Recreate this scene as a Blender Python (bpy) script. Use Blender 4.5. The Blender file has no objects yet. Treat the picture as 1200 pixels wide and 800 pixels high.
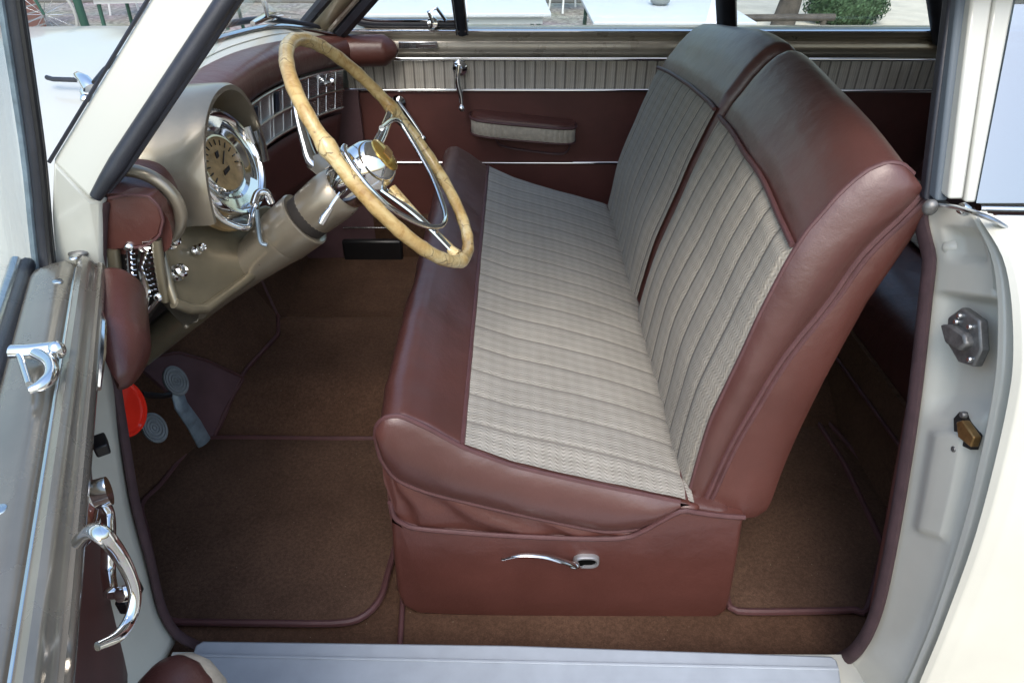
import bpy, bmesh, math, random
from mathutils import Vector, Matrix, noise as mn
random.seed(7)
sc=bpy.context.scene
COL=sc.collection
H=1.62                      # camera height above the ground; coordinates below are relative to eye height
V=Vector
# ---------------------------------------------------------------- camera maths
TH=math.atan(550/800.); PSI=math.atan(4/800.*math.cos(TH)); FP=800.
RZ=Matrix.Rotation(PSI,3,'Z')
FW=RZ@V((0,math.cos(TH),-math.sin(TH))); UP=RZ@V((0,math.sin(TH),math.cos(TH))); RT=RZ@V((1,0,0))
def P(px,py,x=None,y=None,z=None):
    r=FW+(px-600)/FP*RT-(py-400)/FP*UP
    t=x/r.x if x is not None else (y/r.y if y is not None else z/r.z)
    return r*t
def PP(px,py,p0,n):
    r=FW+(px-600)/FP*RT-(py-400)/FP*UP
    return r*(p0.dot(n)/r.dot(n))
# ---------------------------------------------------------------- materials
MATS={}
def nodes(name):
    m=bpy.data.materials.new(name); m.use_nodes=True
    nt=m.node_tree; b=nt.nodes['Principled BSDF']; return m,nt,b
def N(nt,t,**k):
    n=nt.nodes.new(t)
    for a,v in k.items():
        if a in n.inputs: n.inputs[a].default_value=v
        else: setattr(n,a,v)
    return n
def mat(name,col,rough=.5,metal=0,crough=.08,var=.0,vscale=6,bump=0,bscale=200,coat=0,spec=.5,bump2=0,b2scale=12,sheen=0,rvar=0,col2=None,coord='Object'):
    m,nt,b=nodes(name); L=nt.links.new
    b.inputs['Base Color'].default_value=(*col,1); b.inputs['Roughness'].default_value=rough
    b.inputs['Metallic'].default_value=metal; b.inputs['Coat Weight'].default_value=coat
    b.inputs['Coat Roughness'].default_value=crough
    b.inputs['Specular IOR Level'].default_value=spec
    if sheen: b.inputs['Sheen Weight'].default_value=sheen; b.inputs['Sheen Roughness'].default_value=.6
    tc=N(nt,'ShaderNodeTexCoord')
    if var or rvar:
        nz=N(nt,'ShaderNodeTexNoise',Scale=vscale,Detail=7.,Roughness=.62); L(tc.outputs[coord],nz.inputs['Vector'])
        if var:
            mx=N(nt,'ShaderNodeMix',data_type='RGBA')
            c2=col2 or tuple(min(1,c*(1+var)) for c in col); c1=col if col2 else tuple(c*(1-var) for c in col)
            mx.inputs['A'].default_value=(*c1,1); mx.inputs['B'].default_value=(*c2,1)
            mr=N(nt,'ShaderNodeMapRange'); mr.inputs['From Min'].default_value=.32; mr.inputs['From Max'].default_value=.68
            L(nz.outputs['Fac'],mr.inputs['Value']); L(mr.outputs['Result'],mx.inputs['Factor']); L(mx.outputs['Result'],b.inputs['Base Color'])
        if rvar:
            mr=N(nt,'ShaderNodeMapRange'); mr.inputs['From Min'].default_value=.3; mr.inputs['From Max'].default_value=.7
            mr.inputs['To Min'].default_value=max(0,rough-rvar); mr.inputs['To Max'].default_value=rough+rvar
            L(nz.outputs['Fac'],mr.inputs['Value']); L(mr.outputs['Result'],b.inputs['Roughness'])
    last=None
    for s,sc_,dist in ((bump,bscale,.001),(bump2,b2scale,.01)):
        if s:
            nz=N(nt,'ShaderNodeTexNoise',Scale=sc_,Detail=4.); L(tc.outputs[coord],nz.inputs['Vector'])
            bp=N(nt,'ShaderNodeBump',Strength=s,Distance=dist); L(nz.outputs['Fac'],bp.inputs['Height'])
            if last: L(last.outputs['Normal'],bp.inputs['Normal'])
            last=bp
    if last: L(last.outputs['Normal'],b.inputs['Normal'])
    MATS[name]=m; return m
LEA=(.086,.031,.025)
leather=mat('maroon leather',LEA,.33,var=.13,vscale=5,bump=.35,bscale=420,bump2=.35,b2scale=14,rvar=.05)
leather_old=mat('maroon seat leather',(.082,.031,.026),.37,var=.13,vscale=4,bump=.35,bscale=420,bump2=.5,b2scale=11,rvar=.05,spec=.7,coat=.30,crough=.30)
vinyl=mat('maroon door vinyl',(.105,.036,.030),.5,var=.15,vscale=8,bump=.4,bscale=600)
vinyl_heel=mat('purple brown heel vinyl',(.10,.055,.062),.5,var=.2,vscale=10,bump=.4,bscale=500)
piping=mat('purple brown piping',(.085,.036,.037),.5,var=.15,vscale=30,bump=.3,bscale=900)
welt=mat('aubergine door welt',(.062,.034,.038),.75,var=.2,vscale=30,bump=.8,bscale=900)
cream=mat('cream paint',(.49,.495,.45),.3,coat=.6,var=.02,vscale=2)
cream_in=mat('cream jamb paint',(.58,.572,.50),.36,coat=.4,var=.05,vscale=5,bump2=.05,b2scale=6)
taupe=mat('taupe metallic paint',(.27,.235,.18),.32,metal=.55,coat=.5,var=.06,vscale=30,rvar=.05)
olive=mat('olive taupe metallic paint',(.215,.185,.125),.36,metal=.5,coat=.4,var=.08,vscale=25,rvar=.05)
garnish=mat('worn taupe garnish',(.39,.35,.29),.3,metal=.25,coat=.4,var=.12,vscale=9,rvar=.08)
chrome=mat('chrome',(.82,.83,.84),.07,metal=1,rvar=.03,vscale=40)
steel=mat('brushed stainless',(.62,.64,.66),.2,metal=1,rvar=.06,vscale=30)
gold=mat('gilded emblem',(.75,.5,.14),.22,metal=.9,var=.2,vscale=60)
dial=mat('cream gold dial',(.30,.20,.09),.4,var=.3,vscale=50)
rubber=mat('black rubber seal',(.018,.02,.028),.42,var=.3,vscale=20,bump=.3,bscale=300)
black=mat('black enamel',(.012,.012,.014),.35,bump=.2,bscale=200)
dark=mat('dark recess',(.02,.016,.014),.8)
navy=mat('dark navy grille',(.02,.026,.045),.35,var=.2,vscale=40)
pedal_m=mat('grey pedal rubber',(.15,.172,.185),.7,var=.2,vscale=40,bump=.4,bscale=500)
steelblue=mat('blue grey pedal steel',(.19,.25,.30),.35,metal=.3,var=.3,vscale=30)
red=mat('glossy red enamel',(.75,.03,.015),.22,coat=.8,var=.05,vscale=20)
zinc=mat('dark zinc casting',(.20,.20,.195),.45,metal=.6,var=.3,vscale=60,bump=.4,bscale=200)
brass=mat('brass latch',(.33,.2,.08),.4,metal=.8,var=.3,vscale=60)
headliner=mat('light headlining',(.74,.73,.70),.9)
hose=mat('taupe rib',(.5,.5,.5),.3,metal=.9)
bluepaint=mat('aluminium sill',(.32,.36,.41),.5,metal=.0,var=.08,vscale=14,rvar=.08)

def carpet_mat(name,c1,c2):
    m,nt,b=nodes(name); L=nt.links.new
    tc=N(nt,'ShaderNodeTexCoord')
    a=N(nt,'ShaderNodeTexNoise',Scale=4.,Detail=7.,Roughness=.6); f=N(nt,'ShaderNodeTexNoise',Scale=420.,Detail=3.); g=N(nt,'ShaderNodeTexNoise',Scale=130.,Detail=4.)
    for q in (a,f,g): L(tc.outputs['Object'],q.inputs['Vector'])
    mx=N(nt,'ShaderNodeMix',data_type='RGBA'); mx.inputs['A'].default_value=(*c1,1); mx.inputs['B'].default_value=(*c2,1)
    mr=N(nt,'ShaderNodeMapRange'); mr.inputs['From Min'].default_value=.3; mr.inputs['From Max'].default_value=.7
    L(a.outputs['Fac'],mr.inputs['Value']); L(mr.outputs['Result'],mx.inputs['Factor'])
    m2=N(nt,'ShaderNodeMix',data_type='RGBA',blend_type='MULTIPLY'); m2.inputs['Factor'].default_value=1
    cr=N(nt,'ShaderNodeMapRange'); cr.inputs['From Min'].default_value=.35; cr.inputs['From Max'].default_value=.65; cr.inputs['To Min'].default_value=.82; cr.inputs['To Max'].default_value=1.18
    L(f.outputs['Fac'],cr.inputs['Value']); L(mx.outputs['Result'],m2.inputs['A']); L(cr.outputs['Result'],m2.inputs['B']); 
    m3=N(nt,'ShaderNodeMix',data_type='RGBA',blend_type='MULTIPLY'); m3.inputs['Factor'].default_value=1
    cs=N(nt,'ShaderNodeMapRange'); cs.inputs['From Min'].default_value=.35; cs.inputs['From Max'].default_value=.65; cs.inputs['To Min'].default_value=.84; cs.inputs['To Max'].default_value=1.14
    L(g.outputs['Fac'],cs.inputs['Value']); L(m2.outputs['Result'],m3.inputs['A']); L(cs.outputs['Result'],m3.inputs['B']); L(m3.outputs['Result'],b.inputs['Base Color'])
    # stray lint specks
    lint=N(nt,'ShaderNodeTexVoronoi',Scale=38.); L(tc.outputs['Object'],lint.inputs['Vector'])
    lt=N(nt,'ShaderNodeMath',operation='LESS_THAN'); lt.inputs[1].default_value=.045; L(lint.outputs['Distance'],lt.inputs[0])
    m4=N(nt,'ShaderNodeMix',data_type='RGBA'); m4.inputs['B'].default_value=(.3,.26,.2,1); 
    lm=N(nt,'ShaderNodeMath',operation='MULTIPLY'); lm.inputs[1].default_value=.5; L(lt.outputs[0],lm.inputs[0])
    L(lm.outputs[0],m4.inputs['Factor']); L(m3.outputs['Result'],m4.inputs['A']); L(m4.outputs['Result'],b.inputs['Base Color'])
    b.inputs['Roughness'].default_value=1; b.inputs['Specular IOR Level'].default_value=.1
    b.inputs['Sheen Weight'].default_value=.12; b.inputs['Sheen Roughness'].default_value=.5; b.inputs['Sheen Tint'].default_value=(.6,.4,.25,1)
    bp=N(nt,'ShaderNodeBump',Strength=.5,Distance=.002); L(f.outputs['Fac'],bp.inputs['Height'])
    b2=N(nt,'ShaderNodeBump',Strength=.5,Distance=.012); L(a.outputs['Fac'],b2.inputs['Height']); L(b2.outputs['Normal'],bp.inputs['Normal']); L(bp.outputs['Normal'],b.inputs['Normal'])
    return m
carpet=carpet_mat('brown cut pile carpet',(.062,.034,.022),(.105,.060,.040))
matcarpet=carpet_mat('brown mat carpet',(.058,.034,.024),(.100,.060,.042))

def fabric_mat(name,c1,c2,c3,pitch):
    """woven cloth in UV metres: u along the pleats, v across; stitched seam every pitch, darkened to paint in crease shade"""
    m,nt,b=nodes(name); L=nt.links.new
    uv=N(nt,'ShaderNodeUVMap'); sp=N(nt,'ShaderNodeSeparateXYZ'); L(uv.outputs['UV'],sp.inputs[0])
    def M(op,a,c=None):
        q=N(nt,'ShaderNodeMath',operation=op)
        for i,s in enumerate((a,c)):
            if s is None: continue
            if isinstance(s,(int,float)): q.inputs[i].default_value=s
            else: L(s,q.inputs[i])
        return q.outputs[0]
    wv=N(nt,'ShaderNodeTexNoise',Scale=26.,Detail=2.); L(uv.outputs['UV'],wv.inputs['Vector'])
    wob=M('MULTIPLY',M('SUBTRACT',wv.outputs['Fac'],.5),.006)
    u=M('ADD',sp.outputs[0],wob); v=M('ADD',sp.outputs[1],M('MULTIPLY',wob,1.))
    zig=M('MULTIPLY',M('PINGPONG',u,.005),.55)
    a=M('SINE',M('MULTIPLY',M('ADD',v,zig),2*math.pi/.0072))
    c=M('SINE',M('MULTIPLY',u,2*math.pi/.013))
    big=M('SINE',M('MULTIPLY',v,2*math.pi/.026))
    w=M('ADD',M('MULTIPLY',M('ADD',M('MULTIPLY',a,.5),M('MULTIPLY',M('MULTIPLY',a,c),.6)),.45),.5)
    nz=N(nt,'ShaderNodeTexNoise',Scale=900.,Detail=3.); L(uv.outputs['UV'],nz.inputs['Vector'])
    nb=N(nt,'ShaderNodeTexNoise',Scale=9.,Detail=4.); L(uv.outputs['UV'],nb.inputs['Vector'])
    w=M('ADD',w,M('MULTIPLY',M('SUBTRACT',nz.outputs['Fac'],.5),1.6)); w=M('ADD',w,M('MULTIPLY',M('SUBTRACT',nb.outputs['Fac'],.5),.5)); w=M('ADD',w,M('ADD',M('MULTIPLY',big,.10),M('MULTIPLY',M('SINE',M('MULTIPLY',u,2*math.pi/.026)),.05)))
    cl=N(nt,'ShaderNodeClamp'); L(w,cl.inputs[0])
    mx=N(nt,'ShaderNodeMix',data_type='RGBA'); mx.inputs['A'].default_value=(*c1,1); mx.inputs['B'].default_value=(*c2,1); L(cl.outputs[0],mx.inputs['Factor'])
    d=M('ABSOLUTE',M('SUBTRACT',M('FRACT',M('DIVIDE',M('ADD',v,M('MULTIPLY',wob,-.6)),pitch)),.5))   # .5 at seams
    seam=M('GREATER_THAN',d,(.5-.0028/pitch))
    soft=M('MULTIPLY',seam,.75)
    m2=N(nt,'ShaderNodeMix',data_type='RGBA'); m2.inputs['B'].default_value=(*c3,1); L(mx.outputs['Result'],m2.inputs['A']); L(soft,m2.inputs['Factor'])  # dark stitch line that also paints in the shade of the pleat crease
    L(m2.outputs['Result'],b.inputs['Base Color'])
    b.inputs['Roughness'].default_value=.85; b.inputs['Specular IOR Level'].default_value=.25
    b.inputs['Sheen Weight'].default_value=.15
    bp=N(nt,'ShaderNodeBump',Strength=.55,Distance=.0015); L(cl.outputs[0],bp.inputs['Height']); L(bp.outputs['Normal'],b.inputs['Normal'])
    return m
fabric=fabric_mat('woven beige seat cloth',(.185,.165,.135),(.385,.355,.30),(.055,.045,.038),.078)
fabric_c=fabric_mat('woven beige cushion cloth',(.165,.153,.13),(.39,.37,.33),(.15,.135,.118),.078)
fabric_d=fabric_mat('woven door cloth',(.34,.31,.265),(.62,.57,.50),(.10,.085,.075),.036)

def wood_mat():
    m,nt,b=nodes('mottled ivory plastic'); L=nt.links.new
    tc=N(nt,'ShaderNodeTexCoord')
    a=N(nt,'ShaderNodeTexNoise',Scale=11.,Detail=5.,Distortion=1.2); c=N(nt,'ShaderNodeTexNoise',Scale=55.,Detail=5.,Distortion=2.)
    L(tc.outputs['Object'],a.inputs['Vector']); L(tc.outputs['Object'],c.inputs['Vector'])
    r=N(nt,'ShaderNodeValToRGB'); e=r.color_ramp.elements; e[0].position=.3; e[0].color=(.40,.245,.085,1); e[1].position=.72; e[1].color=(.66,.56,.32,1)
    q=e.new(.5); q.color=(.56,.42,.19,1)
    L(a.outputs['Fac'],r.inputs['Fac'])
    mx=N(nt,'ShaderNodeMix',data_type='RGBA',blend_type='MULTIPLY'); mx.inputs['Factor'].default_value=.55
    r2=N(nt,'ShaderNodeValToRGB'); f=r2.color_ramp.elements; f[0].position=.36; f[0].color=(.62,.48,.30,1); f[1].position=.55; f[1].color=(1,1,1,1)
    L(c.outputs['Fac'],r2.inputs['Fac']); L(r.outputs['Color'],mx.inputs['A']); L(r2.outputs['Color'],mx.inputs['B'])
    vo=N(nt,'ShaderNodeTexVoronoi',Scale=24.,feature='DISTANCE_TO_EDGE'); 
    mp=N(nt,'ShaderNodeVectorMath',operation='ADD'); L(tc.outputs['Object'],mp.inputs[0])
    sc_=N(nt,'ShaderNodeVectorMath',operation='SCALE'); sc_.inputs['Scale'].default_value=.05; L(a.outputs['Color'],sc_.inputs[0]); L(sc_.outputs[0],mp.inputs[1]); L(mp.outputs[0],vo.inputs['Vector'])
    lt=N(nt,'ShaderNodeMath',operation='LESS_THAN'); lt.inputs[1].default_value=.02; L(vo.outputs['Distance'],lt.inputs[0])
    gt=N(nt,'ShaderNodeMath',operation='GREATER_THAN'); gt.inputs[1].default_value=.5; L(a.outputs['Fac'],gt.inputs[0])
    ml=N(nt,'ShaderNodeMath',operation='MULTIPLY'); L(lt.outputs[0],ml.inputs[0]); L(gt.outputs[0],ml.inputs[1])
    ms=N(nt,'ShaderNodeMath',operation='MULTIPLY'); ms.inputs[1].default_value=.7; L(ml.outputs[0],ms.inputs[0])
    m3=N(nt,'ShaderNodeMix',data_type='RGBA'); m3.inputs['B'].default_value=(.12,.07,.03,1); L(mx.outputs['Result'],m3.inputs['A']); L(ms.outputs[0],m3.inputs['Factor'])
    L(m3.outputs['Result'],b.inputs['Base Color']); b.inputs['Roughness'].default_value=.28; b.inputs['Coat Weight'].default_value=.4
    return m
ivory=wood_mat()
def glass_mat(name,tint,refl=1.0,extra=0.0):
    m=bpy.data.materials.new(name); m.use_nodes=True; nt=m.node_tree; nt.nodes.clear(); L=nt.links.new
    o=N(nt,'ShaderNodeOutputMaterial'); t=N(nt,'ShaderNodeBsdfTransparent'); t.inputs[0].default_value=(*tint,1)
    g=N(nt,'ShaderNodeBsdfGlossy'); g.inputs['Roughness'].default_value=.01; lw=N(nt,'ShaderNodeLayerWeight',Blend=.5); pw=N(nt,'ShaderNodeMath',operation='POWER'); pw.inputs[1].default_value=5; L(lw.outputs['Facing'],pw.inputs[0])
    f=N(nt,'ShaderNodeMath',operation='MULTIPLY_ADD'); f.inputs[1].default_value=.96; f.inputs[2].default_value=.04; L(pw.outputs[0],f.inputs[0])
    a=N(nt,'ShaderNodeMath',operation='MULTIPLY_ADD'); a.inputs[1].default_value=refl; a.inputs[2].default_value=extra; L(f.outputs[0],a.inputs[0])
    mx=N(nt,'ShaderNodeMixShader'); L(a.outputs[0],mx.inputs[0]); L(t.outputs[0],mx.inputs[1]); L(g.outputs[0],mx.inputs[2]); L(mx.outputs[0],o.inputs[0]); return m
glass=glass_mat('clear window glass',(.93,.96,.95))
glass_w=glass_mat('windscreen glass',(.95,.97,.96),.5)
glass_q=glass_mat('tinted quarter glass',(.35,.42,.45),1.6,.42)
# ---------------------------------------------------------------- mesh builder
CAR=V((0,1.65,0))            # world xy of the car's base
class B:
    def __init__(s): s.bm=bmesh.new(); s.uv=s.bm.loops.layers.uv.new('UVMap')
    def grid(s,fn,nu,nv,su=1,sv=1,cu=False,cv=False,flip=False,ou=0,ov=0):
        U=nu if cu else nu+1; W=nv if cv else nv+1
        vs=[[s.bm.verts.new(fn(i/nu,j/nv)) for j in range(W)] for i in range(U)]
        for i in range(nu):
            for j in range(nv):
                q=[(i,j),(i+1,j),(i+1,j+1),(i,j+1)]
                if flip: q=q[::-1]
                try: f=s.bm.faces.new([vs[a%U][b%W] for a,b in q])
                except ValueError: continue
                for lp,(a,b) in zip(f.loops,q): lp[s.uv].uv=(ou+a/nu*su,ov+b/nv*sv)
        return vs
    def ring_loft(s,rings,cap=True,closed=True):
        vr=[[s.bm.verts.new(p) for p in r] for r in rings]; n=len(rings[0])
        for a,b in zip(vr,vr[1:]):
            for i in range(n if closed else n-1):
                j=(i+1)%n
                try: s.bm.faces.new((a[i],a[j],b[j],b[i]))
                except ValueError: pass
        if cap:
            for r,rv in ((vr[0],1),(vr[-1],0)):
                try: s.bm.faces.new(r[::-1] if rv else r)
                except ValueError: pass
        return vr
    def tube(s,pts,r,n=10,closed=False,flat=1.0,cap=True,upv=None):
        pts=[V(p) for p in pts]; m=len(pts)
        if not hasattr(r,'__len__'): r=[r]*m
        rings=[]; prev=None
        for i,p in enumerate(pts):
            if closed: t=pts[(i+1)%m]-pts[i-1]
            else: t=pts[min(i+1,m-1)]-pts[max(i-1,0)]
            t.normalize()
            if prev is None:
                a=V(upv) if upv else (V((0,0,1)) if abs(t.z)<.9 else V((1,0,0)))
                a=(a-t*a.dot(t)).normalized()
            else:
                a=(V(upv) if upv else prev); a=(a-t*a.dot(t)).normalized()
            prev=a; b=t.cross(a)
            rings.append([p+(a*math.cos(2*math.pi*k/n)*flat+b*math.sin(2*math.pi*k/n))*r[i] for k in range(n)])
        if closed: rings.append(rings[0]); vr=s.ring_loft(rings,cap=False)
        else: vr=s.ring_loft(rings,cap=cap)
        return s
    def box(s,c,size,R=None,bev=0):
        r=bmesh.ops.create_cube(s.bm,size=1); M=Matrix.Translation(V(c))@((R or Matrix.Identity(3)).to_4x4())@Matrix.Diagonal((*size,1))
        bmesh.ops.transform(s.bm,matrix=M,verts=r['verts'])
        if bev:
            es=list({e for v in r['verts'] for e in v.link_edges}); bmesh.ops.bevel(s.bm,geom=es,offset=bev,segments=3,affect='EDGES',profile=.5)
        return s
    def prism(s,poly,off):
        off=V(off); a=[V(p) for p in poly]; s.ring_loft([a,[p+off for p in a]]); return s
    def hull(s,pts8):       # two quads (bottom, top)
        s.ring_loft([pts8[:4],pts8[4:]]); return s
    def lathe(s,prof,c,ax,n=24,flat=1,cap=False,up=None):
        ax=V(ax).normalized(); a=V(up) if up else (V((0,0,1)) if abs(ax.z)<.9 else V((1,0,0))); a=(a-ax*a.dot(ax)).normalized(); b=ax.cross(a); c=V(c)
        rings=[[c+ax*h+(a*math.cos(2*math.pi*k/n)*flat+b*math.sin(2*math.pi*k/n))*max(r,1e-5) for k in range(n)] for r,h in prof]
        s.ring_loft(rings,cap=True); return s
    def sphere(s,c,r,sc3=(1,1,1),R=None,u=16,v=10):
        q=bmesh.ops.create_uvsphere(s.bm,u_segments=u,v_segments=v,radius=r); M=Matrix.Translation(V(c))@((R or Matrix.Identity(3)).to_4x4())@Matrix.Diagonal((*sc3,1))
        bmesh.ops.transform(s.bm,matrix=M,verts=q['verts']); return s
    def build(s,name,m,parent=None,label=None,sharp=38,bevel=0,solid=0,sub=0,origin=None,world=False,bseg=2):
        bm=s.bm; bmesh.ops.remove_doubles(bm,verts=bm.verts,dist=1e-6)
        bmesh.ops.recalc_face_normals(bm,faces=bm.faces)
        o0=V(origin) if origin is not None else CAR
        dz=0 if world else H
        for v in bm.verts: v.co=v.co+V((0,0,dz))-o0
        ca=math.radians(sharp)
        for e in bm.edges: e.smooth = not(len(e.link_faces)==2 and e.calc_face_angle(0)>ca)
        for f in bm.faces: f.smooth=True
        me=bpy.data.meshes.new(name); bm.to_mesh(me); bm.free(); me.materials.append(m)
        o=bpy.data.objects.new(name,me); COL.objects.link(o)
        if parent: o.parent=parent
        else: o.location=o0
        if label: o['label']=label
        if solid: d=o.modifiers.new('t','SOLIDIFY'); d.thickness=solid; d.offset=0
        if bevel: d=o.modifiers.new('b','BEVEL'); d.width=bevel; d.segments=bseg; d.limit_method='ANGLE'; d.angle_limit=math.radians(40); d.harden_normals=False
        if sub: d=o.modifiers.new('s','SUBSURF'); d.levels=sub; d.render_levels=sub
        return o
def empty(name,loc,label,cat,group=None):
    o=bpy.data.objects.new(name,None); COL.objects.link(o); o.location=loc; o.empty_display_size=.1
    o['label']=label; o['category']=cat
    if group: o['group']=group
    return o
def tag(o,label,cat,group=None):
    o['label']=label; o['category']=cat
    if group: o['group']=group
    return o
def lerp(a,b,t): return a+(b-a)*t
def clamp(x,a=0,b=1): return max(a,min(b,x))
def sstep(a,b,x): t=clamp((x-a)/(b-a)); return t*t*(3-2*t)
def spline(pts,n,closed=False):
    pts=[V(p) for p in pts]; m=len(pts); out=[]; segs=m if closed else m-1
    for k in range(n+(0 if closed else 1)):
        t=k/n*segs; i=min(int(t),segs-1); f=t-i
        g=lambda j: pts[j%m] if closed else (pts[j] if 0<=j<m else (pts[0]*2-pts[1] if j<0 else pts[-1]*2-pts[-2]))
        a,b,c,d=g(i-1),g(i),g(i+1),g(i+2)
        out.append(.5*((2*b)+(c-a)*f+(2*a-5*b+4*c-d)*f*f+(3*b-a-3*c+d)*f**3))
    return out
def resample(pts,n,closed=False):
    q=[V(p) for p in pts]+([V(pts[0])] if closed else [])
    L=[0]
    for a,b in zip(q,q[1:]): L.append(L[-1]+(b-a).length)
    out=[]
    for k in range(n):
        d=L[-1]*k/(n if closed else n-1); i=0
        while i<len(L)-2 and L[i+1]<d: i+=1
        s=(d-L[i])/max(1e-9,L[i+1]-L[i]); out.append(q[i].lerp(q[i+1],clamp(s)))
    return out
def inset2(poly,d):
    """poly: list of 2-d Vectors, closed; inset towards the inside"""
    n=len(poly); A=sum(poly[i].x*poly[(i+1)%n].y-poly[(i+1)%n].x*poly[i].y for i in range(n)); sg=1 if A>0 else -1
    out=[]
    for i in range(n):
        t=(poly[(i+1)%n]-poly[i-1]); t=t.normalized() if t.length>0 else V((1,0)); out.append(poly[i]+V((-t.y,t.x))*d*sg)
    return out
def pillow(b,outline,y0,y1,r,mapfn=None,K=6,mid=14,bulge=0.0,wr=0.0,seed=0):
    """outline (x,z) swept from y0 to y1 with ends rounded by radius r"""
    o=[V((p[0],p[1])) for p in outline]; st=[]
    for k in range(K+1):
        a=math.pi/2*k/K; st.append((y0+r*(1-math.sin(a)),r*(1-math.cos(a))))
    st=st[::-1]
    ys=[(y0+r*(1-math.sin(math.pi/2*k/K)), r*(1-math.cos(math.pi/2*k/K))) for k in range(K+1)]
    ys=sorted(ys,key=lambda q:q[0])  # from cap inwards
    # cap end has full inset, then opens out
    ys=[(y0+r*(1-math.cos(math.pi/2*k/K)), r*(1-math.sin(math.pi/2*k/K))) for k in range(K+1)]
    stn=ys+[(lerp(y0+r,y1-r,k/mid),0) for k in range(1,mid)]+[(y0+y1-y,i) for y,i in ys[::-1]]
    rings=[]
    for y,i in stn:
        q=inset2(o,i) if i>1e-6 else o
        rg=[]
        for p in q:
            w=V((p.x,y,p.y))
            if wr: 
                nn=mn.noise(V((w.x*9+seed,w.y*5,w.z*9)))*wr; c=V((sum(k.x for k in o)/len(o),y,sum(k.y for k in o)/len(o))); w=w+(w-c).normalized()*nn
            rg.append(mapfn(w) if mapfn else w)
        rings.append(rg)
    b.ring_loft(rings)
    return b
# ================================================================ THE CAR
car=empty('car',CAR,'cream vintage car, driver door open on its maroon leather and beige cloth interior','car')
# ---------------- floor
def xj(y): 
    pts=[(.7,-.95),(1.15,-.93),(1.40,-.84),(1.79,-.75),(1.95,-.80),(2.4,-.84)]
    for a,b in zip(pts,pts[1:]):
        if y<=b[0]: return lerp(a[1],b[1],clamp((y-a[0])/(b[0]-a[0])))
    return pts[-1][1]
def zfl(y): return -1.30+.09*sstep(1.385,1.62,y)*(1-sstep(1.90,1.97,y))
def floorpt(u,v):
    y=lerp(.745,2.5,v)
    xjj=xj(y)
    if u<.7: return V((lerp(1.6,xjj,u/.7),y,zfl(y)))
    t=(u-.7)/.3
    return V((xjj-.30*t,y,zfl(y)*(1-t)+t*(zfl(y)+.62)))
b=B(); b.grid(floorpt,60,90); flo=b.build('floor_carpet',carpet,car)
b=B(); b.tube([V((xj(y)+.004,y,zfl(y)+.006)) for y in [1.385+i*.02 for i in range(29)]]+[V((xj(1.95)-.05*i,1.97+.06*i,-1.30+.09*i)) for i in range(4)],.006)
b.build('carpet_piping',piping,flo)
b=B(); b.tube([V((lerp(-.84,.3,i/20),1.392+.004*math.sin(i),-1.292)) for i in range(21)],.0055); b.build('carpet_piping',piping,flo)
b=B(); b.tube([P(472,700,z=-1.292),P(470,735,z=-1.292),P(468,765,z=-1.292)],.006,flat=1); b.build('carpet_piping',piping,flo)
# heel shield (vinyl patch on the toe board)
hp=[(158,428),(172,421),(205,414),(240,424),(283,444),(262,478),(246,516),(236,510),(205,470),(178,446)]
def toe(px,py,lift=.006):
    x=-.9
    for _ in range(14):
        p=P(px,py,x=x); x=.5*x+.5*(xj(p.y)-.484*max(0,p.z-zfl(p.y)))
    p=P(px,py,x=x); return p+V((.9,-.1,.436)).normalized()*lift
cxp,cyp=sum(x for x,y in hp)/len(hp),sum(y for x,y in hp)/len(hp)
hp2=resample([V((x,y,0)) for x,y in hp],60,True)
b=B(); b.ring_loft([[toe(lerp(cxp,p.x,t),lerp(cyp,p.y,t),l) for p in hp2] for t,l in ((1,.0),(1,.010),(.8,.011),(.55,.011),(.3,.011),(.02,.011))]); b.build('heel_shield',vinyl_heel,flo)
b=B(); b.tube([toe(p.x,p.y,.011) for p in hp2[:46]],.004); b.build('carpet_piping',piping,flo)
# ---------------- loose mats (not fixed to the car)
def mat_obj(px,z,name,label,cat,mt,th=.014):
    q=[P(x,y,z=z) for x,y in px]; c=sum(q,V())/len(q); org=V((c.x,c.y,z+H))
    q=resample(spline([V((p.x,p.y,z)) for p in q],160,closed=True),120,closed=True)
    b=B(); 
    cen=V((c.x,c.y,z+th)); rings=[[V((p.x,p.y,z)) for p in q],[V((p.x,p.y,z+th*.8)) for p in q],[cen.lerp(V((p.x,p.y,z+th)),.985) for p in q]]
    for s in (.8,.6,.4,.2,.02): rings.append([cen.lerp(V((p.x,p.y,z+th)),s)+V((0,0,.004*mn.noise(V((p.x*s*7,p.y*s*7,0))))) for p in q])
    b.ring_loft(rings)
    o=b.build(name,mt,None,origin=org); tag(o,label,cat)
    b=B(); b.tube([V((p.x,p.y,z+th*.9)) for p in q],.0075,n=8,closed=True); b.build('mat_binding',piping,o,origin=org)
    return o
mat_obj([(168,596),(190,572),(215,540),(238,520),(262,517),(310,517),(380,518),(440,518),(475,519),(480,560),(470,620),(456,672),(446,705),(425,727),(395,734),(320,734),(250,733),(203,731),(192,715),(182,670),(174,628)],-1.297,'floor_mat','brown carpet mat with piped edge in the driver footwell, below the pedals','floor mat',matcarpet)
mat_obj([(846,680),(853,712),(866,720),(940,720),(1000,718),(1016,712),(1040,600),(1020,560),(960,490),(900,440),(845,430),(820,500),(825,600)],-1.297,'floor_mat','dark brown carpet mat on the floor behind the front seat','floor mat',matcarpet)
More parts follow.
